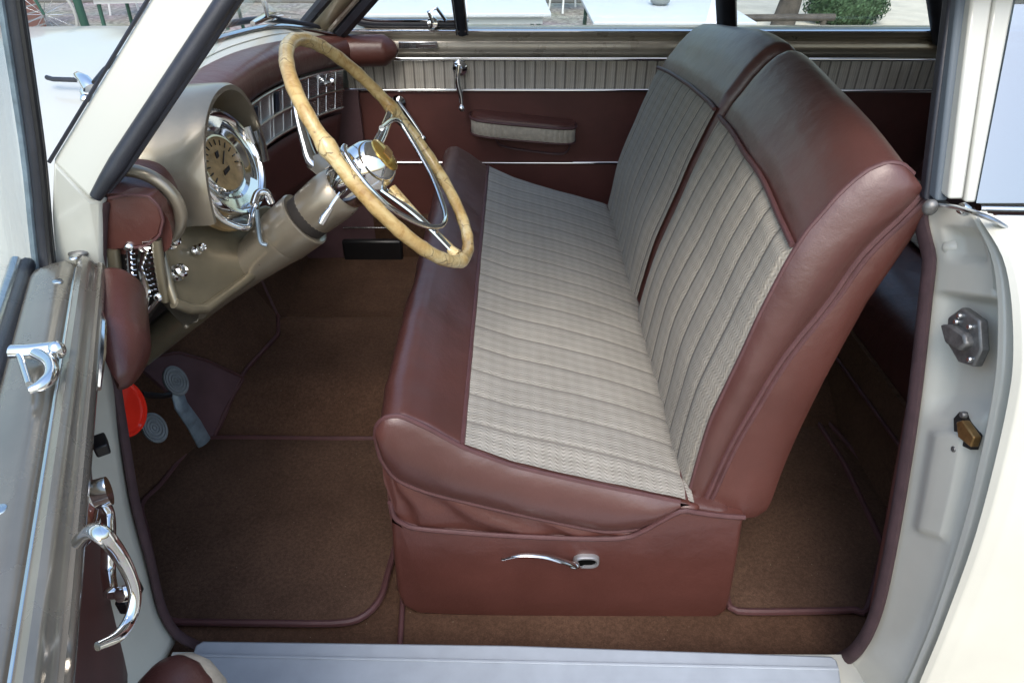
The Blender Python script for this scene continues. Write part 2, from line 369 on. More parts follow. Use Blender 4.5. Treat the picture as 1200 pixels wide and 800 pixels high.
# ---------------- sill
b=B(); z0=-1.205
c=[P(226,800,z=z0),P(226,764,z=z0),P(229,755,z=z0),P(238,750,z=z0),P(600,755,z=z0),P(950,767,z=z0),P(975,768,z=z0),P(981,773,z=z0),P(984,783,z=z0),P(986,800,z=z0)]
near=[V((c[-1].x,.56,z0)),V((c[0].x,.56,z0))]
b.prism(c+near,(0,0,-.02)); sill=b.build('door_sill',bluepaint,car,bevel=.004)
b=B()
for py,w in ((767,.003),):
    a,e=P(232,py,z=z0+.002),P(982,py+16,z=z0+.002); b.tube([a,a.lerp(e,.5),e],w,n=8,flat=.5,upv=(0,0,1))
b.build('sill_rib',bluepaint,sill)
b=B(); b.box((0,.655,-1.27),(1.30,.16,.09)); b.box((0,.55,-1.33),(1.6,.06,.24),bev=.02); b.build('rocker',cream,car)
# ---------------- door opening welt (rubber and cloth edge round the opening)
wl=[(124,236),(120,262),(119,300),(122,350),(129,400),(136,450),(147,520),(159,590),(176,655),(190,712),(207,742),(232,757)]
wy=[.925,.92,.915,.91,.90,.895,.86,.83,.80,.78,.77,.765]
pl=[P(x,y,y=w) for (x,y),w in zip(wl,wy)]
b=B(); b.tube(resample(spline(pl,60),60),.0105,n=10,upv=(1,0,0),flat=.6); b.build('door_welt',welt,car)
wr_=[(1079,238),(1080,262),(1085,285),(1089,305),(1085,345),(1077,420),(1069,485),(1060,545),(1051,600),(1041,655),(1030,705),(1017,740),(1000,764),(980,775)]
pr=[P(x,y,x=.63) for x,y in wr_]
b=B(); b.tube(resample(spline(pr,70),70),.0135,n=10,upv=(1,0,0),flat=.6); b.build('door_welt',welt,car)
# ---------------- hinge pillar (front jamb)
b=B()
st=[(118,350,.905),(122,380,.90),(134,440,.89),(146,520,.86),(157,590,.83),(176,660,.80),(190,715,.78),(210,748,.77)]
inn=spline([P(x,y,y=w)+V((-.006,0,0)) for x,y,w in st],30)
def hj(u,v):
    p=inn[min(30,int(round(u*30)))]
    prof=[(0,0),(-.004,-.05),(-.012,-.10),(-.03,-.14),(-.05,-.2),(-.09,-.25)]
    k=v*5; i=min(4,int(k)); f=k-i; dx=lerp(prof[i][0],prof[i+1][0],f); dy=lerp(prof[i][1],prof[i+1][1],f)
    return p+V((dx,dy,0))
b.grid(hj,30,10); hinge=b.build('hinge_pillar',cream_in,car,solid=.004)
def blk(px,py,y,sz,m,name,par,R=None,label=None):
    b=B(); b.box(P(px,py,y=y),sz,R); return b.build(name,m,par,label=label,bevel=.003)
blk(118,521,.77,(.02,.035,.02),black,'check_bracket',hinge,Matrix.Rotation(.6,3,'Z'))
blk(152,698,.70,(.02,.05,.03),black,'check_bracket',hinge)
# inner kick panel by pedals
b=B(); b.prism([V((-.70,.745,-1.32)),V((-1.12,.76,-1.32)),V((-1.12,.90,-.55)),V((-.70,.91,-.55))],(0,-.01,0)); b.build('kick_panel',carpet,car)
# ---------------- rear jamb and rear quarter
jin=spline([P(x,y,x=.636) for x,y in [(1082,240),(1090,300),(1082,380),(1071,480),(1055,590),(1036,690),(1008,764),(985,790)]],40)
jout=spline([P(x,y,x=.63) for x,y in [(1150,252),(1184,310),(1195,400),(1187,480),(1152,620),(1112,730),(1083,800),(1050,880)]],40)
jprof=[(0,0,0),(.06,.004,0),(.45,.016,0),(.60,.022,0),(.655,.034,0),(.69,.036,0),(.73,.014,0),(.78,.004,0),(.82,.006,0),(.855,.026,0),(.885,.026,0),(.92,.006,0),(.96,-.002,0),(1,.004,0),(1.04,.022,0),(1.055,.05,0),(1.07,.10,0),(1.10,.3,0),(1.14,.7,0),(1.18,1.3,0)]
def jmb(u,v):
    i=u*40; k=min(39,int(i)); f=i-k; a=jin[k].lerp(jin[k+1],f); c=jout[k].lerp(jout[k+1],f)
    q=v*(len(jprof)-1); m=min(len(jprof)-2,int(q)); g=q-m
    t=lerp(jprof[m][0],jprof[m+1][0],g); dx=lerp(jprof[m][1],jprof[m+1][1],g)
    bx=lambda a,b_,c_,d_,x:sstep(a,b_,x)*(1-sstep(c_,d_,x))
    dx+=.022*bx(.215,.235,.40,.45,u)*bx(.10,.16,.60,.64,t)
    dx+=-.010*bx(.455,.465,.60,.61,u)*bx(.22,.27,.52,.57,t)
    dx+=.014*bx(.05,.09,.13,.16,u)*bx(.18,.26,.50,.58,t)+.010*bx(.0,.02,.20,.21,u)*bx(.60,.62,.66,.70,t)
    return a.lerp(c,t)+V((dx,0,0))
b=B(); b.grid(jmb,200,(len(jprof)-1)*6); rq=b.build('rear_quarter_panel',cream_in,car,sharp=60,solid=.0)
# striker & latch plates on the jamb
def jp(px,py,off=0): return P(px,py,x=.655-off)
Rj=Matrix.Rotation(math.radians(-12),3,'X')@Matrix.Rotation(math.radians(4),3,'Y')
def flat(px,xx): return [P(x,y,x=xx) for x,y in px]
b=B(); b.prism(flat([(1110,372),(1126,360),(1147,375),(1149,410),(1140,430),(1122,424),(1108,400)],.640),(.014,0,0)); sp_=b.build('striker_plate',zinc,rq,bevel=.003)
b=B(); b.prism(flat([(1114,380),(1126,380),(1143,391),(1146,404),(1136,411),(1120,402)],.645),(-.017,0,0)); b.build('striker_block',zinc,sp_,bevel=.004)
for x,y in ((1128,371),(1122,418),(1139,420)) if False else ():
    pass
for x,y in ((1127,370),(1139,383),(1139,421),(1123,377)):
    b=B(); b.lathe([(0,.006),(.003,.006),(.0045,.004),(.0045,0)],P(x,y,x=.640),(-1,0,0),12); b.build('screw',steel,rq)
b=B(); b.prism(flat([(1117,490),(1124,482),(1142,510),(1137,527),(1118,518)],.644),(.012,0,0)); lp=b.build('latch_plate',dark,rq,bevel=.001)
b=B(); b.prism(flat([(1120,494),(1127,492),(1141,512),(1137,524),(1122,512)],.638),(.012,0,0)); b.build('latch_bolt',brass,lp,bevel=.002)
for x,y in ((1131,486),(1121,526)):
    b=B(); b.lathe([(0,.006),(.004,.006),(.0055,.003),(.0055,0)],P(x,y,x=.645),(-1,0,0),12); b.build('screw',zinc,rq)
b=B(); b.lathe([(0,.012),(.008,.010),(.013,.004),(.015,0)],P(1114,290,x=.652),(-1,0,0),16); b.build('jamb_buffer',cream_in,rq)
# belt moulding at the top of the rear quarter
b=B(); yb=.875
pts=spline([P(1092,240,x=.62),P(1120,243,x=.61),P(1150,252,x=.615),P(1172,262,x=.64),P(1186,272,x=.67)],16)
b.tube(pts,[.0065]*15+[.005,.002],n=10,flat=.5); bm_=b.build('belt_moulding',steel,rq)
b=B(); b.sphere(P(1090,243,x=.60),.012,(.9,.8,1)); b.build('moulding_cap',zinc,bm_)
b=B(); b.lathe([(0,.014),(.006,.014),(.008,.011),(.008,0),(.006,-.004)],P(1132,247,x=.625),(-.7,-.2,.4),14); b.build('moulding_screw',chrome,bm_)
# chrome window sill along the outside of the quarter glass
pA=P(1140,240,x=.68)
for k,(dy,dz,r) in enumerate(((0,-.004,.008),(-.016,-.016,.010),(-.036,-.030,.012))):
    b=B(); b.tube([V((.69+.02*k,pA.y+dy,pA.z+dz)),V((1.2,pA.y+dy-.01,pA.z+dz-.005)),V((2.0,pA.y+dy+.03,pA.z+dz-.01))],r,n=12,flat=.7); b.build('window_sill_moulding',steel if k!=1 else chrome,rq)
b=B(); b.grid(lambda u,v:V((lerp(.70,2.0,u),lerp(pA.y+.06,pA.y-.07,v),pA.z-.035-.02*v)),10,4); b.build('window_ledge',cream,rq,solid=.006)
# ---------------- door pillar (between driver door and quarter window)
def post(name,top,bot,yt,yb_,th,m,par,dirn=(0,1,0),ext=.22):
    """top / bot: (px left, px right) at py; extended upwards to the roof"""
    (x0,x1,ty),(b0,b1,by)=top,bot
    tl,tr=P(x0,ty,y=yt),P(x1,ty,y=yt); bl,br=P(b0,by,y=yb_),P(b1,by,y=yb_)
    e=lambda t,b_:t+(t-b_)*ext
    tl2,tr2=e(tl,bl),e(tr,br); o=V(dirn)*th
    bb=B(); bb.hull([bl,br,br+o,bl+o,tl2,tr2,tr2+o,tl2+o]); return bb.build(name,m,par,bevel=.004)
dp=post('door_pillar',(1139,1164,0),(1111,1129,234),1.06,.93,.05,cream,car)
post('pillar_trim',(1165,1189,0),(1130,1144,238),1.065,.935,.05,cream,dp)
post('weather_strip',(1122,1139,0),(1096,1111,236),1.075,.945,.03,mat('slate weather strip',(.10,.125,.15),.65),dp)
post('weather_strip',(1112,1122,0),(1083,1096,236),1.09,.96,.02,rubber,dp)
# quarter glass
a1,a2=P(1144,238,y=.945),P(1190,0,y=1.07)
up_=(a2-a1)*1.15; 
b=B(); b.hull([a1+V((0,0,0)),a1+V((.75,0,0)),a1+V((.75,.005,0)),a1+V((0,.005,0)),a1+up_,a1+up_+V((.62,0,0)),a1+up_+V((.62,.005,0)),a1+up_+V((0,.005,0))]); b.build('quarter_window',glass_q,car)
# ---------------- windscreen pillar, near side
def ppost(pxs,ys,off): 
    q=[P(x,y,y=yy) for (x,y),yy in zip(pxs,ys)]; return q
A=[P(60,190,y=.90),P(106,236,y=.90),P(258,-4,y=.99),P(178,-4,y=.99)]
ext=[A[2]+(A[2]-A[1])*.12,A[3]+(A[3]-A[0])*.12]
b=B(); b.prism([A[0]+(A[0]-A[3])*.12,A[0],A[1]] if False else [A[0],A[1],ext[0],ext[1]],(0,.035,0)); pil=b.build('windscreen_pillar',cream,car,bevel=.006,bseg=3)
b=B(); b.tube([A[0]+V((-.002,-.002,0)),ext[1]+V((-.002,-.002,0))],.0025,n=6); b.build('pillar_seam',rubber,pil)
s0,s1=P(112,231,y=.885),P(268,-4,y=.978); s1=s1+(s1-s0)*.1
b=B(); pts=[s0.lerp(s1,t/12) for t in range(13)]; b.tube(pts,[.010,.0135]+[.0155]*11,n=12,flat=.8); pts=[p+V((.016,.006,.006)) for p in pts]; b.tube(pts,[.004,.007]+[.0085]*11,n=8); b.build('door_seal',rubber,pil)
b=B(); pts=[p+V((-.022,.002,-.004)) for p in pts]; b.tube(pts,.0035,n=8); b.build('seal_lip',black,pil)
# cowl side below the windscreen pillar, door hinge side
b=B(); cs=[P(62,189,y=.90),P(106,236,y=.90),P(119,236,y=.912),P(119,300,y=.905),P(122,345,y=.90),P(66,345,y=.89),P(60,250,y=.895)]
b.prism(cs,(0,.02,0)); b.build('cowl_side',cream,car,bevel=.004)
# ---------------- hood / cowl
HW=[(.45,-.72,-.50),(.80,-.70,-.42),(.93,-.68,-.398),(1.0,-.64,-.375),(1.15,-.685,-.350),(1.45,-.755,-.335),(1.65,-.77,-.33),(1.9,-.76,-.345),(2.2,-.715,-.365),(2.46,-.62,-.43),(2.85,-.6,-.5)]
def _hw(y,k):
    for a,b_ in zip(HW,HW[1:]):
        if y<=b_[0]: return lerp(a[k],b_[k],clamp((y-a[0])/(b_[0]-a[0])))
    return HW[-1][k]
hx0=lambda y:_hw(y,1)
hzw=lambda y:_hw(y,2)
def hood(u,v):
    x=lerp(-.62,-2.6,u); y=lerp(.45,2.85,v); s=(y-1.65)/1.2
    z=-.315-.28*(y-1.62)**2-.05*u*u
    x0=hx0(y); xx=lerp(x0,-2.6,u)
    zw=hzw(y); z=lerp(min(z,zw),z,sstep(0,.05,u))
    z-=.035*sstep(.0,.05,u)*0
    # raised hood panel
    z+=.010*sstep(.95,.80,abs(s)*1.25)*sstep(.10,.16,u)
    return V((xx,y,z))
b=B(); b.grid(hood,60,90); hd=b.build('hood',cream,car,sharp=60,solid=.004)
b=B(); b.grid(lambda u,v:V((lerp(-.62,-2.6,u),.45-.03*math.sin(math.pi*v),lerp(-.62,-1.4,v))),20,8); b.build('front_fender',cream,car,solid=.004)
# wipers
def hz(x,y): # height of hood at x,y (approx)
    return -.315-.28*(y-1.62)**2
def onh(px,py,dz=.012):
    z=-.30
    for _ in range(6): p=P(px,py,z=z); z=hz(p.x,p.y)+dz
    return P(px,py,z=z)
b=B(); b.tube([onh(55,91,.02),onh(62,93,.02),onh(92,94,.02)],.0045,n=8); wp=b.build('wiper',rubber,car)
b=B(); b.tube([onh(110,97,.05),onh(122,82,.06),onh(148,60,.09),onh(170,48,.12)],.004,n=8); b.build('wiper_arm',black,wp)
b=B(); b.tube([onh(92,90,.03),onh(100,95,.045),onh(106,104,.03)],[.009,.011,.013],n=10); b.lathe([(.018,0),(.016,.012),(.009,.02),(0,.022)],onh(107,112,.0),(0,0,1),14); b.sphere(onh(101,117,.012),.010); b.build('wiper_pivot',chrome,wp)
b=B(); b.tube([onh(296,28,.02),onh(312,20,.03),onh(330,18,.03),onh(356,19,.02)],[.006,.012,.010,.006],n=10); b.tube([onh(300,26,.012),onh(358,23,.012)],.006,n=8); wp2=b.build('wiper',chrome,car)
b=B(); b.tube([onh(313,20,.03),onh(311,6,.12),onh(306,-10,.2)],.005,n=8); b.build('wiper_arm',chrome,wp2)
# windscreen frame base (garnish) & glass
wb=[V((-.60,.93,-.385)),V((-.70,1.15,-.345)),V((-.77,1.45,-.325)),V((-.785,1.65,-.32)),V((-.775,1.9,-.33)),V((-.73,2.2,-.36)),V((-.63,2.46,-.43))]
wt=[V((-.28,1.02,-.08)),V((-.32,1.2,-.062)),V((-.36,1.5,-.05)),V((-.37,1.65,-.05)),V((-.36,1.85,-.05)),V((-.33,2.1,-.062)),V((-.29,2.34,-.08))]
wbs,wts=spline(wb,30),spline(wt,30)
b=B(); b.grid(lambda u,v:wbs[int(round(u*30))].lerp(wts[int(round(u*30))],v),30,6); wsn=b.build('windscreen',glass_w,car)
b=B(); b.tube(wbs,.009,n=10); b.build('windscreen_seal',rubber,wsn)
b=B(); b.tube([p+V((.035,0,-.018)) for p in wbs],.012,n=10,flat=.6); b.build('windscreen_trim',steel,wsn)
b=B(); b.grid(lambda u,v:wbs[int(round(u*30))]+V((.03*sstep(0,.2,u)*(1-sstep(.8,1,u))+.07*v*sstep(0,.3,u)*(1-sstep(.8,1,u)),0,-.020-.035*v-.01*v*v)),30,4); b.build('windscreen_garnish',cream_in,wsn,solid=.004)
b=B(); b.tube(wts,.016,n=8); b.build('header_rail',garnish,wsn)
# far side windscreen pillar
f0,f1=P(363,40,y=2.46),P(408,-12,y=2.36); f1=f1+(f1-f0)*.5
b=B(); b.tube([f0,f0.lerp(f1,.5),f1],.030,n=12,flat=.5,upv=(0,1,0)); fp=b.build('windscreen_pillar',olive,car,label='far side windscreen pillar in taupe metallic paint')
b=B(); b.tube([f0+V((.05,.0,0)),f1+V((.045,0,0))],.013,n=8); b.build('pillar_beading',garnish,fp)
b=B(); b.tube([f0+V((.095,.01,0)),f1+V((.085,.01,0))],.026,n=8); b.build('door_seal',rubber,fp)
b=B(); b.tube([f0+V((-.045,.01,0)),f1+V((-.045,.01,0))],.020,n=8); b.build('pillar_seam',rubber,fp)
# ---------------- roof (its underside shades the cabin), rear closure
def roof(u,v):
    x=lerp(-.30,2.05,u); y=lerp(1.0,2.36,v); s=(v-.5)*2
    return V((x-.06*(1-s*s)*(1-u),y,-.085+.055*(1-s*s)+.03*math.sin(math.pi*u)-.02*sstep(.75,1,u)))
b=B(); b.grid(roof,30,20); rf=b.build('roof',cream,car,solid=.012)
b=B(); b.grid(lambda u,v:roof(u,v)+V((0,0,-.03)),30,20); b.build('headlining',headliner,rf,solid=.006)
b=B(); b.tube([roof(i/20,0)+V((0,-.004,-.012)) for i in range(21)],.012,n=8); b.build('drip_rail',steel,rf)
b=B(); b.box((2.0,1.65,-.92),(.03,1.75,.8)); b.build('rear_bulkhead',vinyl,car)
b=B(); b.box((1.75,1.65,-.52),(.5,1.6,.03)); b.build('parcel_shelf',carpet,car)
# near rear quarter interior panel
b=B(); b.prism([V((.665,.985,-.43)),V((2.0,.97,-.43)),V((2.0,.72,-1.32)),V((.665,.70,-1.32))],(0,.012,0)); b.build('quarter_trim_panel',vinyl,car)
# ---------------- far side: door and quarter interior, swept profile
YF=2.55
def zf(py,y=YF): return P(600,py,y=y).z
def band(name,m,p0,p1,x0,x1,par,yy=None,thick=.02,uvs=False,proud=0,n=1,label=None):
    """panel between picture heights p0 (upper) and p1 (lower) on the far side wall"""
    y=(YF if yy is None else yy)-proud; z1,z2=zf(p0,y),zf(p1,y)
    bb=B()
    if uvs:
        def fn(u,v):
            x=lerp(x0,x1,v); ph=(x/.036)%1.0
            return V((x,y-.0045*abs(math.sin(math.pi*(x/.036+.5)))**.6,lerp(z1,z2,u)))
        bb.grid(fn,3,int((x1-x0)/.036*10),su=abs(z1-z2),sv=(x1-x0),ov=x0)
        return bb.build(name,m,par,label=label,solid=.0,sharp=80)
    bb.prism([V((x0,y,z2)),V((x1,y,z2)),V((x1,y,z1)),V((x0,y,z1))],(0,thick,0)); return bb.build(name,m,par,label=label)
def rail(name,m,py,x0,x1,par,r=.008,out=.006,flat=1,label=None):
    bb=B(); y=YF-out; z=zf(py,y); bb.tube([V((x0,y,z)),V(((x0+x1)/2,y,z)),V((x1,y,z))],r,n=10,flat=flat); return bb.build(name,m,par,label=label)
XD0,XD1,XQ1=-.60,.66,1.95
def side(par,x0,x1,door=True):
    # ogee garnish rail under the glass
    prof=[(30,.10),(33,.02),(37,-.004),(41,0),(43,.012),(46,.014),(50,.004),(57,.0),(63,.006),(66,.016),(68,.02)]
    bb=B(); pr=[V((0,YF+o,zf(p,YF+o))) for p,o in prof]
    def fn(u,v):
        k=v*(len(pr)-1); i=min(len(pr)-2,int(k)); q=pr[i].lerp(pr[i+1],k-i); return V((lerp(x0,x1,u),q.y,q.z))
    bb.grid(fn,8,(len(pr)-1)*3); g=bb.build('garnish_rail',garnish if door else taupe,par,sharp=60,solid=.003)
    rail('garnish_moulding',chrome,36.5,x0,x1,g,.009,-.0,flat=.6)
    rail('garnish_moulding',chrome,69.5,x0,x1,g,.007,.004)
    band('cloth_panel',fabric_d,70,106,x0,x1,par,uvs=True,proud=-.004)
    rail('chrome_strip',chrome,106,x0,x1,par,.0065,.004)
    return g
fd=None
b=B(); b.prism([V((XD0-.1,YF,zf(262))),V((XD1,YF,zf(262))),V((XD1,YF,zf(106))),V((XD0-.1,YF,zf(106)))],(0,.03,0)); fd=b.build('passenger_door',vinyl,car)
side(fd,XD0,XD1)
rail('chrome_strip',chrome,191,XD0,XD1,fd,.0065,.004)
band('lower_panel',vinyl,192.5,262,XD0,XD1,fd,proud=.006,thick=.006)
band('kick_strip',black,264,272,XD0,XD1,fd,proud=.01,thick=.02)
rail('chrome_strip',steel,264,XD0,XD1,fd,.005,.012)
b=B(); b.prism([V((XD1+.004,YF,-1.32)),V((XQ1,YF,-1.32)),V((XQ1,YF,zf(106))),V((XD1+.004,YF,zf(106)))],(0,.03,0)); fq=b.build('quarter_trim_panel',vinyl,car)
side(fq,XD1+.008,XQ1,False)
b=B(); q=P(468,53,y=YF-.012); b.box(q+V((.065,0,0)),(.135,.006,.022)); npl=b.build('name_plate',steel,fd,bevel=.002)
b=B()
for k in range(9): b.tube([q+V((.006+.006*k,-.005,-.008)),q+V((.009+.006*k,-.005,.008))],.0016,n=5)
b.box(q+V((.10,-.004,0)),(.055,.003,.006)); b.build('plate_script',chrome,npl)
# far rocker / kick
b=B(); b.prism([V((-.75,2.5,-1.34)),V((.7,2.5,-1.34)),V((.7,2.5,-1.13)),V((-.75,2.5,-1.13))],(0,.08,0)); b.build('far_rocker',carpet,car)
b=B(); b.prism([V((-1.2,2.47,-1.32)),V((-.56,2.50,-1.32)),V((-.56,2.50,-.64)),V((-1.2,2.47,-.64))],(0,.02,0)); b.build('kick_panel',vinyl_heel,car)
b=B(); b.box(P(438,300,y=2.49),(.24,.03,.15)); vb=b.build('kick_vent',black,car,bevel=.01)
b=B(); q=P(438,267,y=2.47); b.tube([q+V((-.12,0,0)),q+V((.12,0,0))],.004); b.build('chrome_strip',steel,vb)
# far windows: frames, ventilator, glass
xs=lambda px,py=20: P(px,py,y=2.56).x
zt=-.13
def fz(py): return zf(py,2.56)
b=B(); 
c=spline([V((xs(545,20),2.57,fz(29))),V((xs(480),2.57,fz(29))),V((xs(432),2.57,fz(28))),V((xs(417),2.57,fz(23))),V((xs(411),2.565,fz(12))),V((xs(415,0),2.55,fz(0))),V((xs(428,0),2.53,fz(-20))),V((xs(445),2.50,fz(-50)))],40)
b.tube(c,.016,n=10); vw=b.build('vent_window_frame',rubber,fd)
b=B(); b.tube([p+V((.012,-.012,.012)) for p in c],.005,n=8); b.build('vent_window_bead',chrome,vw)
b=B(); b.tube([V((xs(542,35),2.56,fz(40))),V((xs(538,0),2.52,fz(-5))),V((xs(534,0),2.47,fz(-50)))],.018,n=8); b.build('division_bar',rubber,fd)
for d in (-.018,.018):
    b=B(); b.tube([V((xs(542,35)+d,2.545,fz(40))),V((xs(538,0)+d,2.505,fz(-5))),V((xs(534,0)+d,2.455,fz(-50)))],.005,n=8); b.build('division_trim',steel,fd)
b=B(); b.prism([V((xs(414),2.575,fz(33))),V((xs(533),2.575,fz(33))),V((xs(533),2.46,fz(-60))),V((xs(450),2.46,fz(-60)))],(0,.004,0)); b.build('vent_glass',glass,fd)
b=B(); b.prism([V((xs(548),2.59,fz(36))),V((XD1,2.59,fz(36))),V((XD1,2.47,fz(-60))),V((xs(548),2.47,fz(-60)))],(0,.004,0)); b.build('window_glass',glass,fd)
b=B(); b.lathe([(.02,0),(.018,.008),(.006,.012)],P(507,27,y=2.55),(0,-1,.2),14); b.tube([P(507,27,y=2.53),P(502,14,y=2.52),P(512,10,y=2.52),P(522,24,y=2.53)],.006,n=8); b.build('vent_latch',chrome,fd)
b=B(); q0,q1=P(852,34,y=2.56),P(849,-50,y=2.45); b.tube([q0,q0.lerp(q1,.5),q1],.036,n=10,flat=.5,upv=(1,0,0) if 0 else None); cp=b.build('centre_pillar',rubber,car)
b=B(); b.prism([V((XD1+.05,2.59,fz(36))),V((XQ1-.3,2.59,fz(36))),V((XQ1-.3,2.47,fz(-60))),V((XD1+.05,2.47,fz(-60)))],(0,.004,0)); b.build('window_glass',glass,fq)
b=B(); q0,q1=P(1104,46,y=2.54),P(1092,-40,y=2.44); b.tube([q0,q1],.03,n=10); b.build('rear_pillar',rubber,car)
b=B(); b.prism([P(1110,60,y=2.5),P(1180,60,y=2.5),P(1180,-80,y=2.4),P(1100,-80,y=2.4)],(0,.05,0)); b.build('rear_pillar',vinyl,car)
# slim outer sill ledge beyond the far glass
b=B(); b.prism([V((-.60,2.60,zf(33,2.6))),V((1.9,2.60,zf(33,2.6))),V((1.9,2.70,zf(33,2.6)-.03)),V((-.60,2.70,zf(33,2.6)-.03))],(0,0,-.02)); b.build('outer_ledge',cream,car)
b=B(); b.grid(lambda u,v:V((lerp(-2.5,2.0,u),2.70+.13*math.sin(math.pi*v*.7),lerp(zf(33,2.6)-.035,-1.4,v))),12,12); b.build('door_skin',cream,car,solid=.003,label='far flank of the cream body')
# far side arm rest with cloth face, pull loop
def dsk(px,py,y=YF-.01): return P(px,py,y=y)
b=B()
def arm(u,v):
    a,e=dsk(554,138),dsk(674,150)
    L=e-a; x=a.x+L.x*u; zc=a.z+L.z*u; w=.075*(math.sin(math.pi*clamp(u*.97+.015))**.3)
    ang=2*math.pi*v
    return V((x,YF-.005-w*.5-w*.5*math.cos(ang),zc+.028*math.sin(ang)*(.6+.4*math.sin(math.pi*u)**.3)))
yf=YF
out=[(0,0),(-.0,0)]
def armring(z,ins=0,rib=0):
    pts=[]; x0,x1=dsk(552,140).x+ins,dsk(674,150).x-ins
    for k in range(241):
        t=k/240*math.pi; x=(x0+x1)/2-(x1-x0)/2*math.copysign(abs(math.cos(t))**.45,math.cos(t)); y=yf-(.085-ins)*abs(math.sin(t))**.45-(.0022*abs(math.sin(x*math.pi/.020)) if rib else 0)
        pts.append(V((x,y,z+ (x-x0)/(x1-x0)*(-.035))))
    return pts
zc=dsk(552,133).z
b=B(); b.ring_loft([armring(zc-.064,.006,1),armring(zc-.060,0,1),armring(zc-.006,0,1)],closed=True); ar=b.build('armrest',mat('ribbed beige armrest cloth',(.56,.51,.43),.85,var=.15,vscale=60,bump=.5,bscale=400),fd,sharp=80)
b=B(); b.ring_loft([armring(zc-.006,.0),armring(zc+.006,.003),armring(zc+.012,.016),armring(zc+.013,.03)],closed=True); b.build('armrest_top',leather,ar)
b=B(); b.tube(armring(zc-.004,-.002),.005,n=8); b.tube(armring(zc-.06,-.001),.004,n=8); b.build('armrest_piping',piping,ar)
b=B(); b.tube(spline([dsk(580,150,YF-.03),dsk(582,165,YF-.03),dsk(592,172,YF-.02),dsk(630,178,YF-.01),dsk(660,180,YF-.02),dsk(668,170,YF-.03),dsk(670,155,YF-.03)],30),.006,n=8,flat=.5); b.build('pull_strap',vinyl_heel,ar)
# window crank, door release on the far door
def crank(par,c,pts,knob,name):
    b=B(); b.lathe([(.026,0),(.026,.004),(.019,.010),(.010,.016),(.010,.03)],c,(0,-1,0),20); o=b.build(name,chrome,par)
    b=B(); b.tube(spline(pts,14),[.007+.003*math.sin(math.pi*i/14) for i in range(15)],n=10); b.build('crank_arm',chrome,o)
    b=B(); b.sphere(knob,.013,(1,1.2,1)); b.build('crank_knob',chrome,o)
crank(fd,dsk(539,80),[dsk(538,76,YF-.04),dsk(536,95,YF-.045),dsk(540,112,YF-.045),dsk(541,126,YF-.05)],dsk(541,127,YF-.055),'door_lever')
crank(fd,dsk(467,120),[dsk(467,120,YF-.035),dsk(478,135,YF-.04),dsk(494,158,YF-.05)],dsk(496,162,YF-.06),'window_crank')
# pad on the far door that carries the dash roll on
def rollpad(par,p0,p1,r0,name='door_pad',nseg=20,axis=None,flat=1,side_=None):
    bb=B(); pts=[];rr=[]
    for i in range(nseg+1):
        t=i/nseg; pts.append(V(p0).lerp(V(p1),t)); rr.append(r0*min(1,(max(0,(1-t))*4.0)**.5 if t>.75 else 1))
    rr[-1]=.004
    bb.tube(pts,rr,n=20,flat=flat); return bb.build(name,leather,par)
rollpad(fd,P(399,60,y=2.47),P(467,59,y=2.50),.052)
# ================================================================ FRONT SEAT
def xz(px,y): 
    o=[]
    for a in px:
        p=P(a[0],a[1],y=y if len(a)<3 else a[2]); o.append((p.x,p.z))
    return o
SY0,SY1=.865,2.25
base_px=[(457,600),(463,607),(474,614),(490,619),(560,625),(630,629),(700,631),(735,629),(755,621),(778,608),(800,598),(815,600),(845,604),(873,606),(866,650),(857,700),(852,718),(838,726),(800,727),(650,725),(520,722),(490,720),(472,712),(465,695),(460,650)]
bo=xz(base_px,SY0); bo=[(p.x,p.y) for p in resample([V((a,c,0)) for a,c in bo],90,True)]
b=B(); pillow(b,bo,SY0,SY1,.012,mid=4); seat=b.build('front_seat',leather,car,sharp=50,label='maroon and beige front bench seat with split backrest')
top_edge=[P(x,y,y=SY0-.001) for x,y in [(457,588),(459,597)]+base_px[1:14]]
b=B(); b.tube(resample(spline(top_edge,60),60),.0048,n=8); b.build('seat_piping',piping,seat)
b=B(); b.prism([P(x,y,y=SY0+.018) for x,y in [(455,590),(470,600),(560,612),(780,592),(800,584),(822,592),(868,612),(848,715),(472,708)]],(0,1.3,0)); b.sphere(P(806,594,y=SY0+.012),.014,(1.6,.8,.8)); b.build('seat_frame',leather,seat)
# bellows skirt between cushion and base
sk=xz([(446,536),(464,566),(520,590),(640,612),(740,622),(785,604),(790,625),(740,640),(600,640),(490,632),(458,612)],SY0+.012)
sk=[(p.x,p.y) for p in resample([V((a,c,0)) for a,c in sk],80,True)]
b=B(); b.prism([P(x,y,y=SY0+.012) for x,y in [(449,528),(520,560),(640,585),(790,590),(806,584),(815,600),(786,625),(640,640),(500,640),(461,622),(456,600)]],(0,1.35,0)); SKB=b
skm=mat('creased maroon leather',(.084,.031,.025),.38,var=.1,vscale=6,bump=.3,bscale=400,bump2=.3,b2scale=30)
SKB.build('cushion_skirt',skm,seat)
b=B()
